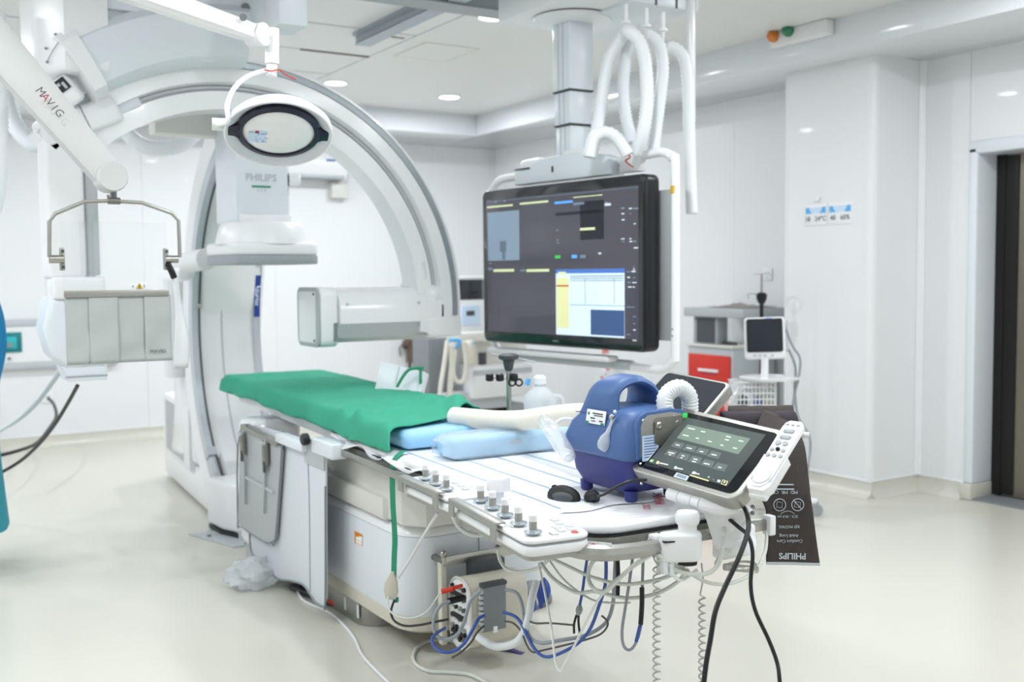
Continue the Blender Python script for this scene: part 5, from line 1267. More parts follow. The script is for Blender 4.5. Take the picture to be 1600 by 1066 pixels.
# hanging bag with red print on the right wall
p = at(945, 552, X=XW-.03)
t = thing('hanging_bag', 'clear plastic bag with red print hanging on the wall below the monitor', 'bag', p)
q_ = at(955, 578, X=XW-.05)
build('red_tag', MB().box(p, (.02, .07, .10), .01), 'red', t)
def bagf(u, v):
    return (q_.x-.03+.03*noise.noise(Vector((u*4, v*4, 1)))-.04*sin(u*pi)*sin(v*pi), q_.y+.17*(u-.5)*(1+.3*sin(v*3)), q_.z+.16-.32*v)
build('bag', MB().grid(bagf, 10, 14), 'clear', t, smooth=180)
for k in range(5): build('red_print', MB().box((q_.x-.07, q_.y+.05*sin(k*2.), q_.z+.09-.04*k), (.004, .035, .018)), 'red', t)
# red and grey cart in the corner by the pillar
CX0, CX1, CY0, CY1 = 5.30, 5.72, 5.47, 5.95
t = thing('supply_cart', 'grey cart with red drawers and a raised shelf against the right wall', 'cart', ((CX0+CX1)/2, (CY0+CY1)/2, 0))
zt = at(1100, 542, X=CX0).z
build('body', MB().bx((CX0, CY0, .10), (CX1, CY1, zt), .008), 'lightgrey', t)
build('worktop', MB().bx((CX0-.015, CY0-.01, zt), (CX1, CY1+.01, zt+.02), .006), 'warm_white', t)
for k in range(3):
    z1_ = zt-.055-.26*k; d = build('drawer', MB().bx((CX0-.018, CY0+.02, z1_-.245), (CX0, CY1-.02, z1_), .006), 'red_box', t, label='red drawer')
    build('drawer_handle', MB().bx((CX0-.03, CY0+.13, z1_-.125), (CX0-.016, CY1-.14, z1_-.105), .003), 'paper', d)
    build('drawer_print', MB().bx((CX0-.020, CY0+.15, z1_-.145), (CX0-.0175, CY1-.16, z1_-.135)), 'red_print', d)
zs0, zs1 = at(1100, 495, X=CX0).z, at(1100, 481, X=CX0).z
build('shelf_post', MB().bx((CX0+.02, CY1-.30, zt+.02), (CX0+.12, CY1-.04, zs0), .004), 'grey', t)
build('post_opening', MB().bx((CX0+.015, CY1-.27, zt+.03), (CX0+.021, CY1-.08, zs0-.01)), 'darkgrey', t)
build('raised_shelf', MB().bx((CX0-.02, CY0-.12, zs0), (CX1, CY1+.03, zs1), .008), 'shield_grey', t)
for x in (CX0+.05, CX1-.05):
    for y in (CY0+.05, CY1-.05): build('caster', MB().cyl((x, y-.015, .05), (x, y+.015, .05), .05).box((x, y, .085), (.03, .045, .05)), 'rubber', t)
tag(build('cloth_bundle', MB().grid(lambda u, v: (CX0+.05+.3*u, CY0-.08+.40*v, zs1+.006+.03*abs(noise.noise(Vector((u*4, v*6, 2))))*sin(u*pi)*sin(v*pi)*2), 14, 16), 'grey_brown', smooth=180, solid=.004), 'crumpled grey brown cloth lying on the raised cart shelf', 'cloth')
tag(build('paper_sheet', MB().grid(lambda u, v: (CX0+.02+.22*u, CY0+.22+.22*v, zt+.026+.01*u*v), 3, 3), 'paper', solid=.002), 'white paper lying on the cart worktop', 'paper')
tag(build('tool_rod', MB().tube([(CX0+.05, CY0+.02, zt+.035), (CX0+.05, CY0+.15, zt+.034), (CX0+.12, CY1-.33, zt+.03)], .010, 8), 'black'), 'thin black rod lying on the cart worktop', 'rod')
# bedside monitor on a roll stand, turned toward the table
PM_ = at(1195, 528, D=6.1); face = -Vector((fwd.x, fwd.y, 0)).normalized()
fx = Vector((-face.y, face.x, 0)); fx = fx if fx.dot(c_right) > 0 else -fx
PX = frame(PM_, fx, Vector((0, 0, 1))*cos(R(8))+face*-sin(R(8))*1.0)
PX = PX @ Matrix.Rotation(R(-14), 4, 'Y')
t = thing('patient_monitor', 'white bedside monitor with a dark screen on a rolling stand with basket', 'monitor', (PM_.x, PM_.y, 0))
build('housing', MB(PX).prism(rrect(.235, .245, .02), -.10, -.005, .012, 3), 'white', t)
build('bezel', MB(PX).prism([(x, y+.015) for x, y in rrect(.205, .195, .012)], -.008, .002), 'black', t)
build('screen', MB(PX).prism([(x, y+.015) for x, y in rrect(.19, .178, .006)], .001, .004), 'screen_dark', t)
build('top_badge', MB(PX).box((.025, .112, .0), (.035, .008, .006)), 'cable_blue', t)
for x in (-.06, -.03, 0, .04): build('key', MB(PX).box((x, -.103, -.002), (.018, .009, .006), .002), 'lightgrey', t)
build('side_grip', MB(PX).bx((.10, -.08, -.11), (.135, .11, -.03), .012), 'lightgrey', t)
zb_ = PM_.z-.12
build('post', MB().cyl((PM_.x, PM_.y, .10), (PM_.x, PM_.y, zb_), .022), 'white', t)
tc_ = at(1200, 590, D=6.1)
build('tray', MB().lathe([(.0, 0), (.17, .0), (.175, .012), (.165, .012), (.16, .006)], (PM_.x+fx.x*.03, PM_.y+fx.y*.03, tc_.z-.01), (0, 0, 1), 32), 'white', t)
BX = frame((PM_.x-fx.x*.07, PM_.y-fx.y*.07, tc_.z-.11), fx, (0, 0, 1))
mb = MB(BX)
for z in (-.08, -.045, -.01, .025, .06, .09):
    mb.tube([(x, z, y) for x, y in rrect(.24, .16, .02)], .0045, 6, closed=True, smooth=False)
for k in range(11):
    x = -.11+.022*k
    for y in (-.08, .08): mb.tube([(x, -.08, y), (x, .09, y)], .0035, 6, smooth=False)
for k in range(7):
    y = -.07+.0233*k
    for x in (-.12, .12): mb.tube([(x, -.08, y), (x, .09, y)], .0035, 6, smooth=False)
build('basket_wire', mb, 'white', t, kind='stuff')
build('basket_floor', MB(BX).box((0, -.082, 0), (.24, .005, .16)), 'white', t)
for x, z, m, w_ in ((-.06, -.03, 'ink', .07), (.02, -.04, 'cable_blue', .06), (.07, -.02, 'beige', .05), (-.02, -.02, 'paper', .05)):
    tag(build('basket_item', MB(BX).box((x, z, 0), (w_, .07, .08), .015), m), {'ink': 'dark pouch in the wire basket of the monitor stand', 'cable_blue': 'blue pouch in the wire basket of the monitor stand', 'beige': 'beige roll in the wire basket of the monitor stand', 'paper': 'white packet in the wire basket of the monitor stand'}[m], 'pouch')
for k in range(5):
    a = R(72*k+20); d = Vector((cos(a), sin(a), 0)); b_ = Vector((PM_.x, PM_.y, 0))
    lg = build('leg', MB().tube([b_+Vector((0, 0, .10)), b_+d*.15+Vector((0, 0, .095)), b_+d*.30+Vector((0, 0, .085))], .018, 8), 'white', t)
    build('caster', MB().cyl(b_+d*.30+Vector((-d.y*.012, d.x*.012, .036)), b_+d*.30-Vector((-d.y*.012, d.x*.012, -.036)), .036, seg=16).cyl(b_+d*.30+Vector((0, 0, .05)), b_+d*.30+Vector((0, 0, .085)), .01, seg=8), 'grey', lg)
tag(build('monitor_cable', MB().tube([at(1226, 508, D=6.1), at(1238, 540, D=6.1), at(1250, 560, D=6.1), at(1248, 590, D=6.1), at(1243, 610, D=6.1), at(1238, 640, D=6.1)], .007, 8), 'cable_grey'), 'grey cable at the monitor stand bending to the table', 'cable', 'cables of the bedside monitor')
tag(build('monitor_cable', MB().tube([at(1232, 545, D=6.15), at(1243, 575, D=6.15), at(1242, 610, D=6.15), at(1247, 650, D=6.15), at(1264, 680, D=6.1), at(1266, 705, D=6.1), at(1262, 735, D=6.1), at(1262, 757, Z=.02)], .007, 8), 'cable_grey'), 'grey cable running down from the monitor stand to the floor', 'cable', 'cables of the bedside monitor')
tag(build('plastic_wrap', MB().grid(lambda u, v: tuple(at(1136+22*u+5*sin(v*7), 592+62*v, D=5.9+.05*sin(u*5+v*4))), 8, 12), 'film', smooth=180), 'clear plastic wrap hanging at the wire basket', 'wrap')
# infusion pole behind the bedside monitor
P0 = at(1190, 470, D=6.9)
t = thing('infusion_pole', 'steel infusion pole with a black grip standing behind the bedside monitor', 'pole', (P0.x, P0.y, 0))
zt = at(1190, 428, D=6.9).z; zg = at(1190, 460, D=6.9).z
build('upper_rod', MB().cyl((P0.x, P0.y, zg), (P0.x, P0.y, zt), .008), 'steel', t)
build('lower_tube', MB().cyl((P0.x, P0.y, .06), (P0.x, P0.y, zg), .013), 'rubber', t)
build('grip', MB().lathe([(.02, -.06), (.034, -.03), (.036, .0), (.02, .012)], (P0.x, P0.y, zg), (0, 0, 1), 16), 'black', t)
build('hook_ring', MB().tube([(P0.x+.055*cos(k*pi/8), P0.y+.055*sin(k*pi/8), zt) for k in range(16)], .005, 6, closed=True, smooth=False), 'lightgrey', t)
build('side_hook', MB().tube([(P0.x, P0.y, zg), tuple(at(1175, 459, D=6.9)), tuple(at(1169, 460, D=6.9)), tuple(at(1170, 467, D=6.9))], .006, 6), 'lightgrey', t)
build('base', MB().lathe([(.2, 0), (.2, .02), (.03, .06)], (P0.x, P0.y, 0), (0, 0, 1), 24), 'steel_dark', t)
# ================================================================== MODULE AT THE TABLE PEDESTAL
GY = 3.30
t = thing('connector_module', 'beige rounded connector module hung on a steel rail at the pedestal end', 'module', (1.95, GY, .06))
r0, r1 = at(690, 878, Y=GY), at(805, 862, Y=GY)
build('hanging_rail', MB().bx((r0.x, GY-.006, r0.z-.018), (r1.x, GY+.006, r0.z+.018), .003), 'steel', t)
for x in (r0.x+.008, r1.x-.03): build('rail_foot', MB().cyl((x, GY, r0.z), (x, GY+.09, r0.z), .012), 'steel_dark', t)
build('rail_ball', MB().ball((r0.x+.008, GY, r0.z+.027), .014).cyl((r0.x+.008, GY, r0.z), (r0.x+.008, GY, r0.z+.03), .009), 'steel', t)
build('hook_bracket', MB().bx((1.865, GY-.055, .31), (1.995, GY+.012, .375), .004), 'darkgrey', t)
YZ = Matrix(((0, 0, 1, 0), (1, 0, 0, 0), (0, 1, 0, 0), (0, 0, 0, 1)))
build('side_post', MB().bx((r0.x-.002, GY+.0, .07), (r0.x+.02, GY+.03, r0.z), .003), 'beige', t)
MX0, MX1, MZ = 1.792, 2.035, .205
S = [(.005+GY-.08+x, MZ+z) for x, z in rrect(.15, .255, .065, 7)]
build('shell', MB(YZ).prism(S, MX0, MX1, .004, 2), 'beige', t)
build('shell_lip', MB(YZ).tube([(y, z, MX0) for y, z in S], .005, 6, closed=True, smooth=False), 'warm_white', t)
build('connector_face', MB(YZ).prism([(GY-.075+(y-GY+.075)*.9, MZ+(z-MZ)*.94) for y, z in S], MX0-.003, MX0+.004, .001), 'paper', t)
rr = random.Random(11)
for i in range(6):
    for j in range(4):
        y_, z_ = GY-.115+.028*j, MZ-.09+.037*i
        if rr.random() < .8: build('connector_port', MB().cyl((MX0-.003, y_, z_), (MX0-.014, y_, z_), .006+.005*rr.random(), seg=10), rr.choice(['satin', 'black', 'darkgrey', 'steel_dark', 'lightgrey']), t)
for z_ in (MZ-.075, MZ-.015, MZ+.065): build('connector_card', MB().bx((MX0-.016, GY-.125, z_), (MX0, GY-.03, z_+.012)), 'rubber', t)
# clip with cables on the front of the module
hc = at(771, 946, Y=GY-.168)
t = thing('cable_holder', 'dark grey ribbed cable holder clipped to the front of the connector module', 'holder', (hc.x, GY-.17, hc.z-.09))
build('plate', MB().bx((hc.x-.046, GY-.178, hc.z-.09), (hc.x+.048, GY-.152, hc.z+.078), .004), 'midgrey', t)
build('plate_top', MB().bx((hc.x-.05, GY-.18, hc.z+.07), (hc.x+.052, GY-.15, hc.z+.086), .004), 'darkgrey', t)
for k in range(8): build('rib', MB().bx((hc.x-.058, GY-.176, hc.z-.084+.019*k), (hc.x-.044, GY-.16, hc.z-.072+.019*k), .002), 'lightgrey', t)
build('clip', MB().bx((hc.x-.008, GY-.183, hc.z-.096), (hc.x+.008, GY-.174, hc.z-.074), .002), 'paper', t)
# steel cup and blue bag beyond the module
c0, c1 = at(800, 930, Y=3.30), at(832, 922, Y=3.22)
t = thing('steel_canister', 'short steel cylinder with a dark blue cup lying right of the connector module', 'canister', c0)
build('cylinder', MB().lathe([(.033, 0), (.033, .085)], c0, c1-c0, 24), 'steel', t)
build('end_ring', MB().lathe([(.036, .07), (.036, .10), (.03, .105), (0, .105)], c0, c1-c0, 24), 'grey', t)
c2, c3 = at(800, 950, Y=3.28), at(834, 940, Y=3.2)
build('cup', MB().lathe([(.028, 0), (.033, .05), (.036, .09), (.030, .09)], c2, c3-c2, 24), 'cable_blue', t)
tag(build('blue_bladder', MB().tube([at(849, 903, D=3.75), at(850, 915, D=3.74), at(849, 930, D=3.73), at(846, 942, D=3.72), at(845, 950, D=3.72)], lambda q: max(.006, .022*sin(min(1, q*1.25)*pi*.95)+.004), 12), 'balloon_blue', smooth=80), 'limp blue rubber bladder hanging right of the steel canister', 'bladder')
# plastic bag and pedal on the floor
c_ = at(402, 916, Z=0.0)
mb = MB(); mb.ball((0, 0, 0), 1., (1, 1, 1), 28)
for v in mb.bm.verts:
    n1 = noise.noise(v.co*2.3); n2 = noise.noise(v.co*5+Vector((3, 1, 2)))
    k = 1+.35*n1+.22*n2
    v.co = Vector((c_.x+v.co.x*.13*k, c_.y+v.co.y*.10*k, max(.002, .055+v.co.z*.075*k)))
tag(build('plastic_bag', mb, 'clear', smooth=25), 'crumpled clear plastic bag on the floor by the grey flap', 'bag')
c_ = at(478, 930, Z=0)
t = thing('foot_pedal', 'dark foot pedal with a red corner half hidden under the grey flap', 'pedal', c_)
PMd = frame(c_+Vector((.03, -.05, 0)), (.1, -1, 0), (1, .1, 0)); PMd = rotz(c_+Vector((.03, -.05, 0)), -80)
build('pedal_body', MB(PMd).prism(rrect(.38, .07, .02), .002, .022, .006), 'darkgrey', t)
build('pedal_pad', MB(PMd).prism(rrect(.24, .06, .02), .022, .028, .004), 'rubber', t)
build('red_corner', MB(PMd).box((.17, -.01, .018), (.05, .05, .02), .005), 'red', t, label='red corner')
c_ = at(802, 1019, Z=0)
tag(build('purple_strip', MB(frame(c_+Vector((0, 0, .002)), (at(820, 1026, Z=0)-at(784, 1013, Z=0)), (0, 1, 0)) if 0 else rotz(c_, -58)).grid(lambda u, v: (.085*(u-.5), .028*(v-.5), .004+.004*sin(u*5)), 8, 2), 'purple', solid=.002), 'short purple strip of plastic lying on the floor', 'strip')
# ================================================================== CABLES
def cable(pts, r, m, label, D=2.9, seg=8, n=7, name='cable', cat='cable', group=None, parent=None):
    P = []
    for p in pts:
        if len(p) == 3 and p[2] == 'f': P.append(at(p[0], p[1], Z=r))
        else: P.append(at(p[0], p[1], D=p[2] if len(p) == 3 else D))
    o = build(name, MB().tube(P, r, seg, n=n), m, parent, smooth=80)
    if not parent: tag(o, label, cat, group)
    return o
cable([(1148, 772, 2.74), (1158, 786, 2.66), (1167, 803, 2.6), (1169, 828, 2.55), (1156, 868, 2.5), (1134, 915, 2.47), (1118, 955, 2.44), (1110, 1000, 2.42), (1103, 1040, 2.4), (1098, 1090, 2.38), (1092, 1200, 2.36), (1088, 1330, 2.4), (1110, 1370, 'f'), (1160, 1385, 'f')], .0062, 'cable_black', 'thick black cable hanging from the touch screen, the thicker of two')
cable([(1108, 789, 2.8), (1129, 803, 2.72), (1153, 823, 2.66), (1169, 838, 2.62), (1176, 866, 2.6), (1173, 914, 2.58), (1180, 954, 2.56), (1201, 1000, 2.54), (1214, 1035, 2.52), (1218, 1062, 2.5), (1219, 1095, 2.5), (1220, 1200, 2.48), (1226, 1310, 2.45), (1250, 1345, 'f'), (1310, 1350, 'f')], .0052, 'cable_black', 'thinner black cable passing behind the touch screen arm and curving outward')
def coil(px_, y0, y1, D, r, lab, lead):
    P = [at(x, y, D=D) for x, y in lead]
    a, b = at(px_, y0, D=D), at(px_, y1, D=D); L = (b-a).length; turns = int(L/.019)
    for k in range(turns*8):
        q = k/(turns*8); an = k*pi/4
        P.append(a.lerp(b, q)+ex_*(r*cos(an))+bk_*(r*sin(an)))
    tag(build('coiled_cord', MB().tube(P, .0023, 5, smooth=False), 'coil_grey', smooth=80), lab, 'cord', 'coiled grey cords at the table foot')
coil(1026, 885, 1285, 2.66, .0090, 'coiled grey cord hanging below the white rail clip', [(1020, 868), (1024, 878)])
coil(1097, 935, 1262, 2.72, .0085, 'coiled grey cord hanging below the touch screen arm', [(1096, 880), (1099, 905), (1094, 930)])
iv = 'ivory cables looped below the foot rail'
cable([(870, 845, 2.95), (900, 856, 2.9), (940, 864, 2.8), (985, 866, 2.74), (1016, 862, 2.68)], .0056, 'cable_ivory', 'pale cable running close under the foot rail to the white clip', group=iv)
cable([(855, 870, 3.0), (885, 884, 2.95), (925, 902, 2.85), (972, 913, 2.78), (1020, 908, 2.74), (1055, 896, 2.74), (1075, 880, 2.74)], .0052, 'cable_ivory', 'pale cable sagging gently below the round handle unit', group=iv)
cable([(845, 880, 3.05), (865, 905, 3.0), (900, 926, 2.95), (930, 925, 2.9), (980, 935, 2.85), (1025, 928, 2.8), (1058, 910, 2.76), (1075, 890, 2.74)], .0054, 'cable_ivory', 'pale cable making the lowest sag below the foot rail', group=iv)
cable([(1006, 868, 2.66), (975, 864, 2.7), (945, 866, 2.72), (925, 880, 2.74), (919, 902, 2.74), (928, 920, 2.72), (946, 924, 2.7), (964, 908, 2.68), (990, 884, 2.66), (1014, 868, 2.65)], .0056, 'cable_ivory', 'pale cable tied in a round loop left of the white clip', group=iv)
cable([(1018, 868, 2.64), (985, 890, 2.68), (955, 912, 2.72), (935, 938, 2.76), (918, 968, 2.8), (898, 1008, 2.84), (880, 1044, 2.86), (876, 1050, 2.86), (868, 1034, 2.88), (862, 985, 2.92), (855, 945, 2.98), (847, 905, 3.05), (842, 880, 3.1)], .0036, 'cable_white', 'thin white cable dropping to a sharp V point near the floor', group=iv)
cable([(1028, 868, 2.64), (1050, 880, 2.66), (1078, 896, 2.68), (1105, 910, 2.7), (1135, 913, 2.72), (1165, 903, 2.75), (1185, 885, 2.78), (1196, 860, 2.82), (1198, 830, 2.86)], .0050, 'cable_ivory', 'pale cable looping from the clip up behind the charcoal cuff', group=iv)
cable([(1030, 872, 2.65), (1060, 892, 2.66), (1095, 898, 2.66), (1118, 888, 2.66), (1128, 862, 2.67), (1132, 825, 2.7), (1136, 795, 2.74)], .0062, 'cable_ivory', 'thick pale cable rising along the touch screen arm', group=iv)
cable([(1034, 866, 2.65), (1046, 884, 2.66), (1055, 902, 2.66), (1068, 906, 2.67), (1090, 890, 2.67)], .0045, 'cable_white', 'short white cable bent sharply under the round handle unit', group=iv)
for k, (dx, dy) in enumerate(((0, 0), (6, -7), (10, -12))):
    cable([(1118+dx, 882+dy, 2.7), (1130+dx, 862+dy, 2.74), (1150+dx, 842+dy, 2.8), (1172, 826+dy, 2.84), (1190, 822+dy*.6, 2.86)], .0050, 'cable_ivory', ['lowest of three pale cables running up to the cuff', 'middle of three pale cables running up to the cuff', 'topmost of three pale cables running up to the cuff'][k], group=iv)
cable([(778, 858, 3.2), (781, 875, 3.2), (792, 890, 3.18), (812, 894, 3.15), (840, 888, 3.1), (860, 872, 3.05)], .0056, 'cable_ivory', 'pale cable curling below the long control module', group=iv)
cable([(850, 862, 3.1), (880, 905, 3.05), (920, 935, 3.0), (950, 942, 2.95), (985, 942, 2.9)], .003, 'cable_ivory', 'slender pale cable crossing behind the round loop', group=iv)
cable([(708, 806, 3.2), (716, 822, 3.2), (732, 834, 3.2), (752, 836, 3.2), (762, 828, 3.2)], .0075, 'cable_white', 'white cable loop between the two control modules')
t = thing('white_plug_cord', 'white cord with a flat plug hanging down the pedestal from the control module', 'cord', at(612, 930, D=3.7))
build('cord', MB().tube([at(684, 802, D=3.35), at(665, 832, D=3.45), at(642, 872, D=3.6), (at(622, 903, D=3.66))], .005, 8), 'cable_white', t)
PC = at(613, 918, D=3.66); CX = frame(PC, ex_, (0, 0, 1))
build('plug', MB(CX).prism([(.006, .055), (-.004, .055), (-.026, .02), (-.03, -.01), (-.022, -.04), (.012, -.045), (.02, -.02), (.018, .02)], -.012, .012, .005, 2), 'beige', t)
build('socket_end', MB(CX).box((.012, -.045, .0), (.018, .016, .02), .003), 'green_strap', t)
cable([(617, 936, 3.66), (611, 955, 3.6), (616, 970, 3.55), (632, 978, 3.5), (655, 977, 3.45), (680, 972, 3.4), (700, 968, 3.38)], .0042, 'cable_black', 'black lead running from the flat plug to the connector module')
cable([(607, 930, 3.66), (607, 950, 3.6), (620, 963, 3.55), (645, 966, 3.5), (668, 955, 3.45), (686, 930, 3.42), (696, 924, 3.4)], .003, 'cable_ivory', 'thin ivory lead from the flat plug to the orange connector')
tag(build('orange_connector', MB().cyl(at(690, 925, D=3.38), at(708, 920, D=3.38), .0085).cyl(at(708, 920, D=3.38), at(722, 915, D=3.4), .006), 'red'), 'orange red connector plugged into the side of the connector module', 'connector')
tag(build('black_connector', MB().cyl(at(700, 940, D=3.38), at(725, 934, D=3.4), .011), 'black'), 'black round connector plugged in below the orange one', 'connector')
bl = 'cables of the connector module'
cable([(703, 940, 3.37), (690, 945, 3.36), (680, 960, 3.35), (677, 980, 3.34), (684, 995, 3.33), (700, 999, 3.32), (716, 990, 3.3), (726, 970, 3.28), (735, 940, 3.26), (752, 922, 3.26)], .0058, 'cable_grey', 'light grey blue cable circling left of the connector module', group=bl)
cable([(757, 962, 3.26), (747, 968, 3.24), (738, 985, 3.22), (725, 1006, 3.2), (708, 1018, 3.2), (692, 1019, 3.2), (680, 1012, 3.22), (675, 1000, 3.25), (682, 990, 3.3), (695, 982, 3.36)], .0052, 'cable_blue', 'blue cable curving below the left side of the connector module', group=bl)
cable([(786, 957, 3.24), (802, 962, 3.22), (813, 972, 3.2), (824, 994, 3.17), (836, 1015, 3.14), (850, 1026, 3.11), (868, 1024, 3.08), (901, 1007, 3.02), (922, 983, 2.98), (937, 944, 2.94), (946, 912, 2.92), (947, 875, 2.9)], .0050, 'cable_blue', 'blue cable swinging from the connector module up to the foot rail', group=bl)
cable([(790, 922, 3.26), (806, 926, 3.24), (815, 942, 3.22), (820, 972, 3.2), (828, 995, 3.18), (845, 1005, 3.14), (875, 1001, 3.1), (915, 993, 3.05), (945, 975, 3.0), (957, 948, 2.98), (960, 910, 2.95), (962, 870, 2.92)], .0056, 'cable_grey', 'thick grey cable swinging from the connector module to the foot rail', group=bl)
cable([(788, 971, 3.24), (802, 974, 3.22), (815, 988, 3.2), (822, 1006, 3.18), (832, 1019, 3.15), (850, 1016, 3.12), (880, 1009, 3.08), (915, 1000, 3.04), (940, 990, 3.0), (950, 974, 2.98), (940, 962, 2.98)], .0030, 'cable_dark', 'thin dark cable dipping below the connector module', group=bl)
cable([(757, 978, 3.26), (746, 988, 3.24), (736, 1004, 3.22), (720, 1020, 3.2), (706, 1028, 3.2)], .0032, 'cable_dark', 'thin dark cable leaving the cable holder to the floor', group=bl)
cable([(822, 968, 3.2), (836, 974, 3.15), (860, 974, 3.1), (895, 977, 3.05)], .0030, 'cable_dark', 'thin dark cable stretched level right of the module', group=bl)
cable([(918, 870, 2.95), (914, 895, 2.96), (910, 925, 2.98), (906, 945, 3.0)], .0042, 'cable_blue', 'navy lead hanging straight from under the control module', group=bl)
t = thing('split_lead', 'dark twin lead branching from a grey splitter below the module cables', 'cable', at(903, 985, D=3.0))
build('splitter', MB().tube([at(906, 945, D=3.0), at(905, 953, D=3.0), at(903, 962, D=3.0)], lambda q: .004+.006*sin(q*pi), 8), 'grey', t)
build('lead', MB().tube([at(901, 961, D=3.0), at(897, 975, D=3.0), at(897, 990, D=3.0)], .0036, 7), 'black', t)
build('lead', MB().tube([at(904, 961, D=3.0), at(904, 975, D=3.0), at(906, 990, D=3.0)], .0036, 7), 'black', t)
t = thing('black_tipped_lead', 'grey lead with a black sleeve and blue end hanging in a U', 'cable', at(985, 1016, D=2.78))
build('lead', MB().tube([at(989, 868, D=2.82), at(984, 905, D=2.81), at(977, 950, D=2.8), at(972, 985, D=2.79), at(974, 1008, D=2.78), at(983, 1016, D=2.78), at(993, 1006, D=2.78), at(1001, 980, D=2.78), at(1003, 945, D=2.78), at(1004, 905, D=2.79), at(1005, 868, D=2.8)], .0042, 8), 'cable_grey', t)
build('sleeve', MB().tube([at(1003, 918, D=2.775), at(1003, 945, D=2.77), at(1001, 976, D=2.77)], .0068, 10), 'black', t, label='black sleeve')
build('blue_end', MB().tube([at(1000, 978, D=2.772), at(994, 1003, D=2.775)], .0048, 8), 'cable_blue', t, label='blue end')
cable([(961, 868, 2.86), (962, 900, 2.86), (963, 925, 2.86)], .0040, 'cable_grey', 'short grey lead hanging beside the U shaped lead')
tag(build('hanging_tip', MB().tube([at(965, 870, D=2.85), at(966, 900, D=2.85), at(965, 930, D=2.85)], .0058, 10), 'black'), 'black stick end hanging beside the short grey lead', 'cable')
cable([(746, 994, 3.3), (756, 1002, 3.28), (772, 1010, 3.26), (790, 1010, 3.24), (808, 1003, 3.22), (819, 987, 3.2), (826, 963, 3.18), (831, 935, 3.2), (838, 910, 3.24)], .0125, 'hose_white', 'fat white tube curving under the connector module', cat='tube', name='tube')
cable([(461, 912, 'f'), (474, 938, 'f'), (514, 957, 'f'), (538, 978, 'f'), (555, 1000, 'f'), (568, 1027, 'f'), (606, 1066, 'f'), (650, 1110, 'f')], .006, 'cable_white', 'white cable lying on the floor from the grey flap to the near edge')
cable([(712, 1004, 'f'), (690, 1001, 'f'), (665, 1004, 'f'), (648, 1018, 'f'), (648, 1036, 'f'), (670, 1049, 'f'), (700, 1051, 'f'), (735, 1055, 'f'), (765, 1070, 'f')], .007, 'cable_ivory', 'ivory cable looped on the floor in front of the pedestal')
# cables by the left wall
def wcable(pts, r, m, lab): cable(pts, r, m, lab)
wcable([(75, 622, 8.6), (84, 632, 8.3), (88, 650, 7.9), (78, 668, 7.5), (58, 692, 7.1), (30, 704, 6.8), (-10, 714, 6.6)], .012, 'cable_black', 'black cable dropping from the low wall socket')
wcable([(121, 603, 5.2), (105, 632, 5.4), (85, 664, 5.6), (60, 695, 5.8), (30, 722, 6.0), (-10, 745, 6.1)], .010, 'cable_black', 'dark cable hanging from the lateral tube to the floor')
wcable([(100, 570, 5.3), (80, 600, 5.4), (55, 632, 5.5), (25, 658, 5.6), (-10, 678, 5.7)], .013, 'cable_white', 'white cable sagging from the lateral tube to the left')
# ================================================================== PERSON AT THE LEFT EDGE
PB_ = Vector((0, 0, 0)); cen = at(-88, 533, D=5.0); PB_ = Vector((cen.x, cen.y, 0))
t = thing('person', 'person in a blue and teal surgical gown standing at the left picture edge', 'person', PB_)
def sk(V, E, rad, name, m, sub=2):
    me = bpy.data.meshes.new(name); me.from_pydata([tuple(Vector(v)) for v in V], E, [])
    o = bpy.data.objects.new(name, me); COL.objects.link(o); o.parent = t
    o.modifiers.new('skin', 'SKIN'); sl = me.skin_vertices[0].data
    for i, r_ in enumerate(rad):
        sl[i].radius = r_ if isinstance(r_, tuple) else (r_, r_); sl[i].use_root = (i == 0)
    q = o.modifiers.new('sub', 'SUBSURF'); q.levels = q.render_levels = sub
    me.materials.append(MATS[m]); o.modifiers['skin'].use_smooth_shade = True
    return o
lat_, dep_ = ex_, -bk_        # person's left-right axis across the picture, facing the camera side
def pp(x, y, z): return lat_*x+dep_*y+Vector((0, 0, z))
V = [pp(0, 0, .95), pp(0, 0, 1.12), pp(0, .01, 1.30), pp(0, 0, 1.42), pp(0, 0, 1.50), pp(0, .02, 1.58), pp(0, .025, 1.67),
     pp(.10, 0, .90), pp(.10, .01, .50), pp(.10, -.02, .10), pp(.10, .10, .05),
     pp(-.10, 0, .90), pp(-.10, .01, .50), pp(-.10, -.02, .10), pp(-.10, .10, .05),
     pp(.17, 0, 1.38), pp(.215, -.01, 1.12), pp(.20, .06, .89), pp(-.17, 0, 1.38), pp(-.215, -.01, 1.12), pp(-.19, .06, .89)]
E_ = [(0, 1), (1, 2), (2, 3), (3, 4), (4, 5), (5, 6), (0, 7), (7, 8), (8, 9), (9, 10), (0, 11), (11, 12), (12, 13), (13, 14), (3, 15), (15, 16), (16, 17), (3, 18), (18, 19), (19, 20)]
rad = [.13, .12, .135, .09, .05, .08, .085, .085, .06, .042, .035, .085, .06, .042, .035, .06, .042, .03, .06, .042, .03]
sk(V, E_, rad, 'body', 'skin')
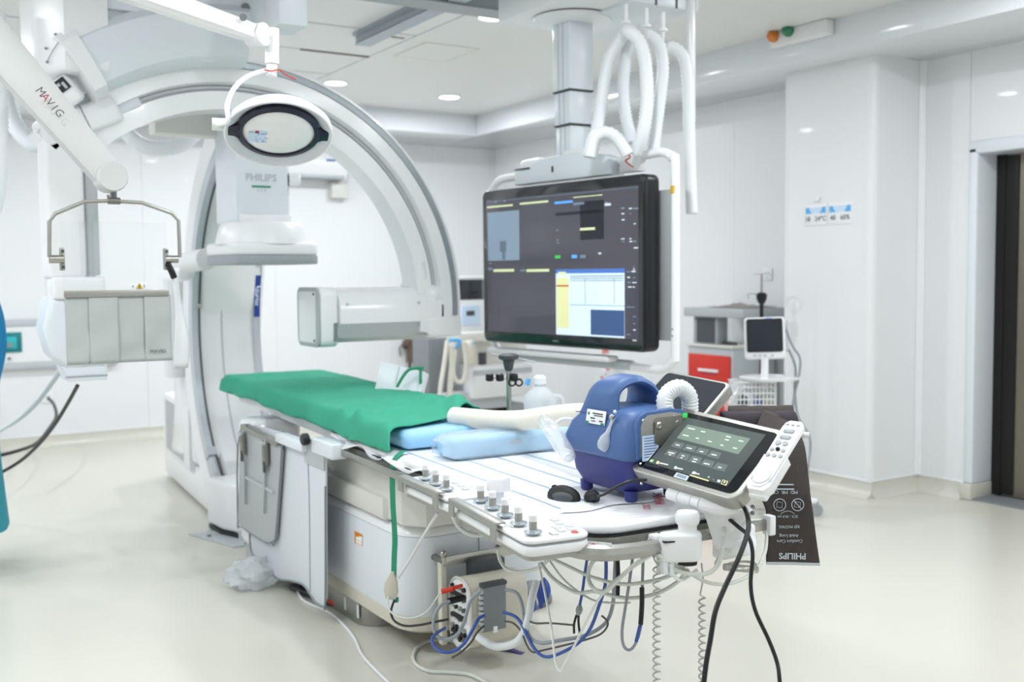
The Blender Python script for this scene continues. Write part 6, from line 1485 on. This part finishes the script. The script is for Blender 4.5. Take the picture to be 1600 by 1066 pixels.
for sg in (1, -1):
    hV = [pp(sg*.195, .065, .87), pp(sg*.19, .075, .82)]; hE = [(0, 1)]; hr = [.024, (.034, .018)]
    for k, (dx, dz, L_) in enumerate(((-.03, 0, .07), (-.01, 0, .08), (.01, 0, .075), (.03, 0, .06))):
        b = len(hV); hV += [pp(sg*.19+dx*.8, .08, .80), pp(sg*.19+dx, .095, .80-L_*.5), pp(sg*.19+dx, .085, .80-L_)]; hE += [(1, b), (b, b+1), (b+1, b+2)]; hr += [.010, .009, .0075]
    b = len(hV); hV += [pp(sg*.165, .10, .83), pp(sg*.16, .125, .80)]; hE += [(1, b), (b, b+1)]; hr += [.012, .009]
    sk(hV, hE, hr, 'hand', 'skin', 1)
def ring3(z, rx, ry, y0=0, n=28, wob=0., ph=0.):
    return [tuple(PB_+pp((rx*(1+wob*sin(5*a+ph)))*cos(a), y0+(ry*(1+wob*sin(5*a+ph)))*sin(a), z)) for a in [2*pi*k/n for k in range(n)]]
build('gown_skirt', loft([ring3(.21, .265, .23, 0, wob=.05), ring3(.45, .25, .21, 0, wob=.04, ph=.4), ring3(.75, .225, .18, wob=.02), ring3(.98, .205, .165)]), 'gown_teal', t, smooth=70)
build('gown_top', loft([ring3(.93, .222, .178), ring3(1.02, .228, .175), ring3(1.2, .225, .175), ring3(1.36, .215, .155), ring3(1.43, .175, .125), ring3(1.48, .085, .085)]), 'gown', t, smooth=70)
for sg in (1, -1):
    build('sleeve', MB().tube([PB_+pp(sg*.12, 0, 1.39), PB_+pp(sg*.17, 0, 1.375), PB_+pp(sg*.222, -.005, 1.25), PB_+pp(sg*.235, -.005, 1.10), PB_+pp(sg*.235, .05, .97), PB_+pp(sg*.225, .06, .90)], lambda q: .070-.02*q, 14), 'gown', t, smooth=80)
    build('shoe', MB().ball(PB_+pp(sg*.10, .06, .045), 1., (.055, .055, .05), 16).tube([PB_+pp(sg*.10, -.05, .045), PB_+pp(sg*.10, .10, .04)], .046, 12), 'shoe', t, smooth=80)
    build('ear', MB().ball(PB_+pp(sg*.078, .015, 1.635), 1., (.014, .022, .03), 10), 'skin', t)
    build('eye', MB().ball(PB_+pp(sg*.032, .104, 1.643), .013, seg=10), 'black', t)
build('nose', MB().tube([PB_+pp(0, .105, 1.655), PB_+pp(0, .125, 1.615)], lambda q: .008+.007*q, 10), 'skin', t)
build('face_mask', MB().ball(PB_+pp(0, .062, 1.585), 1., (.072, .07, .05), 18), 'sign_pale', t)
build('surgical_cap', MB().ball(PB_+pp(0, -.008, 1.718), 1., (.098, .106, .062), 20), 'gown', t)
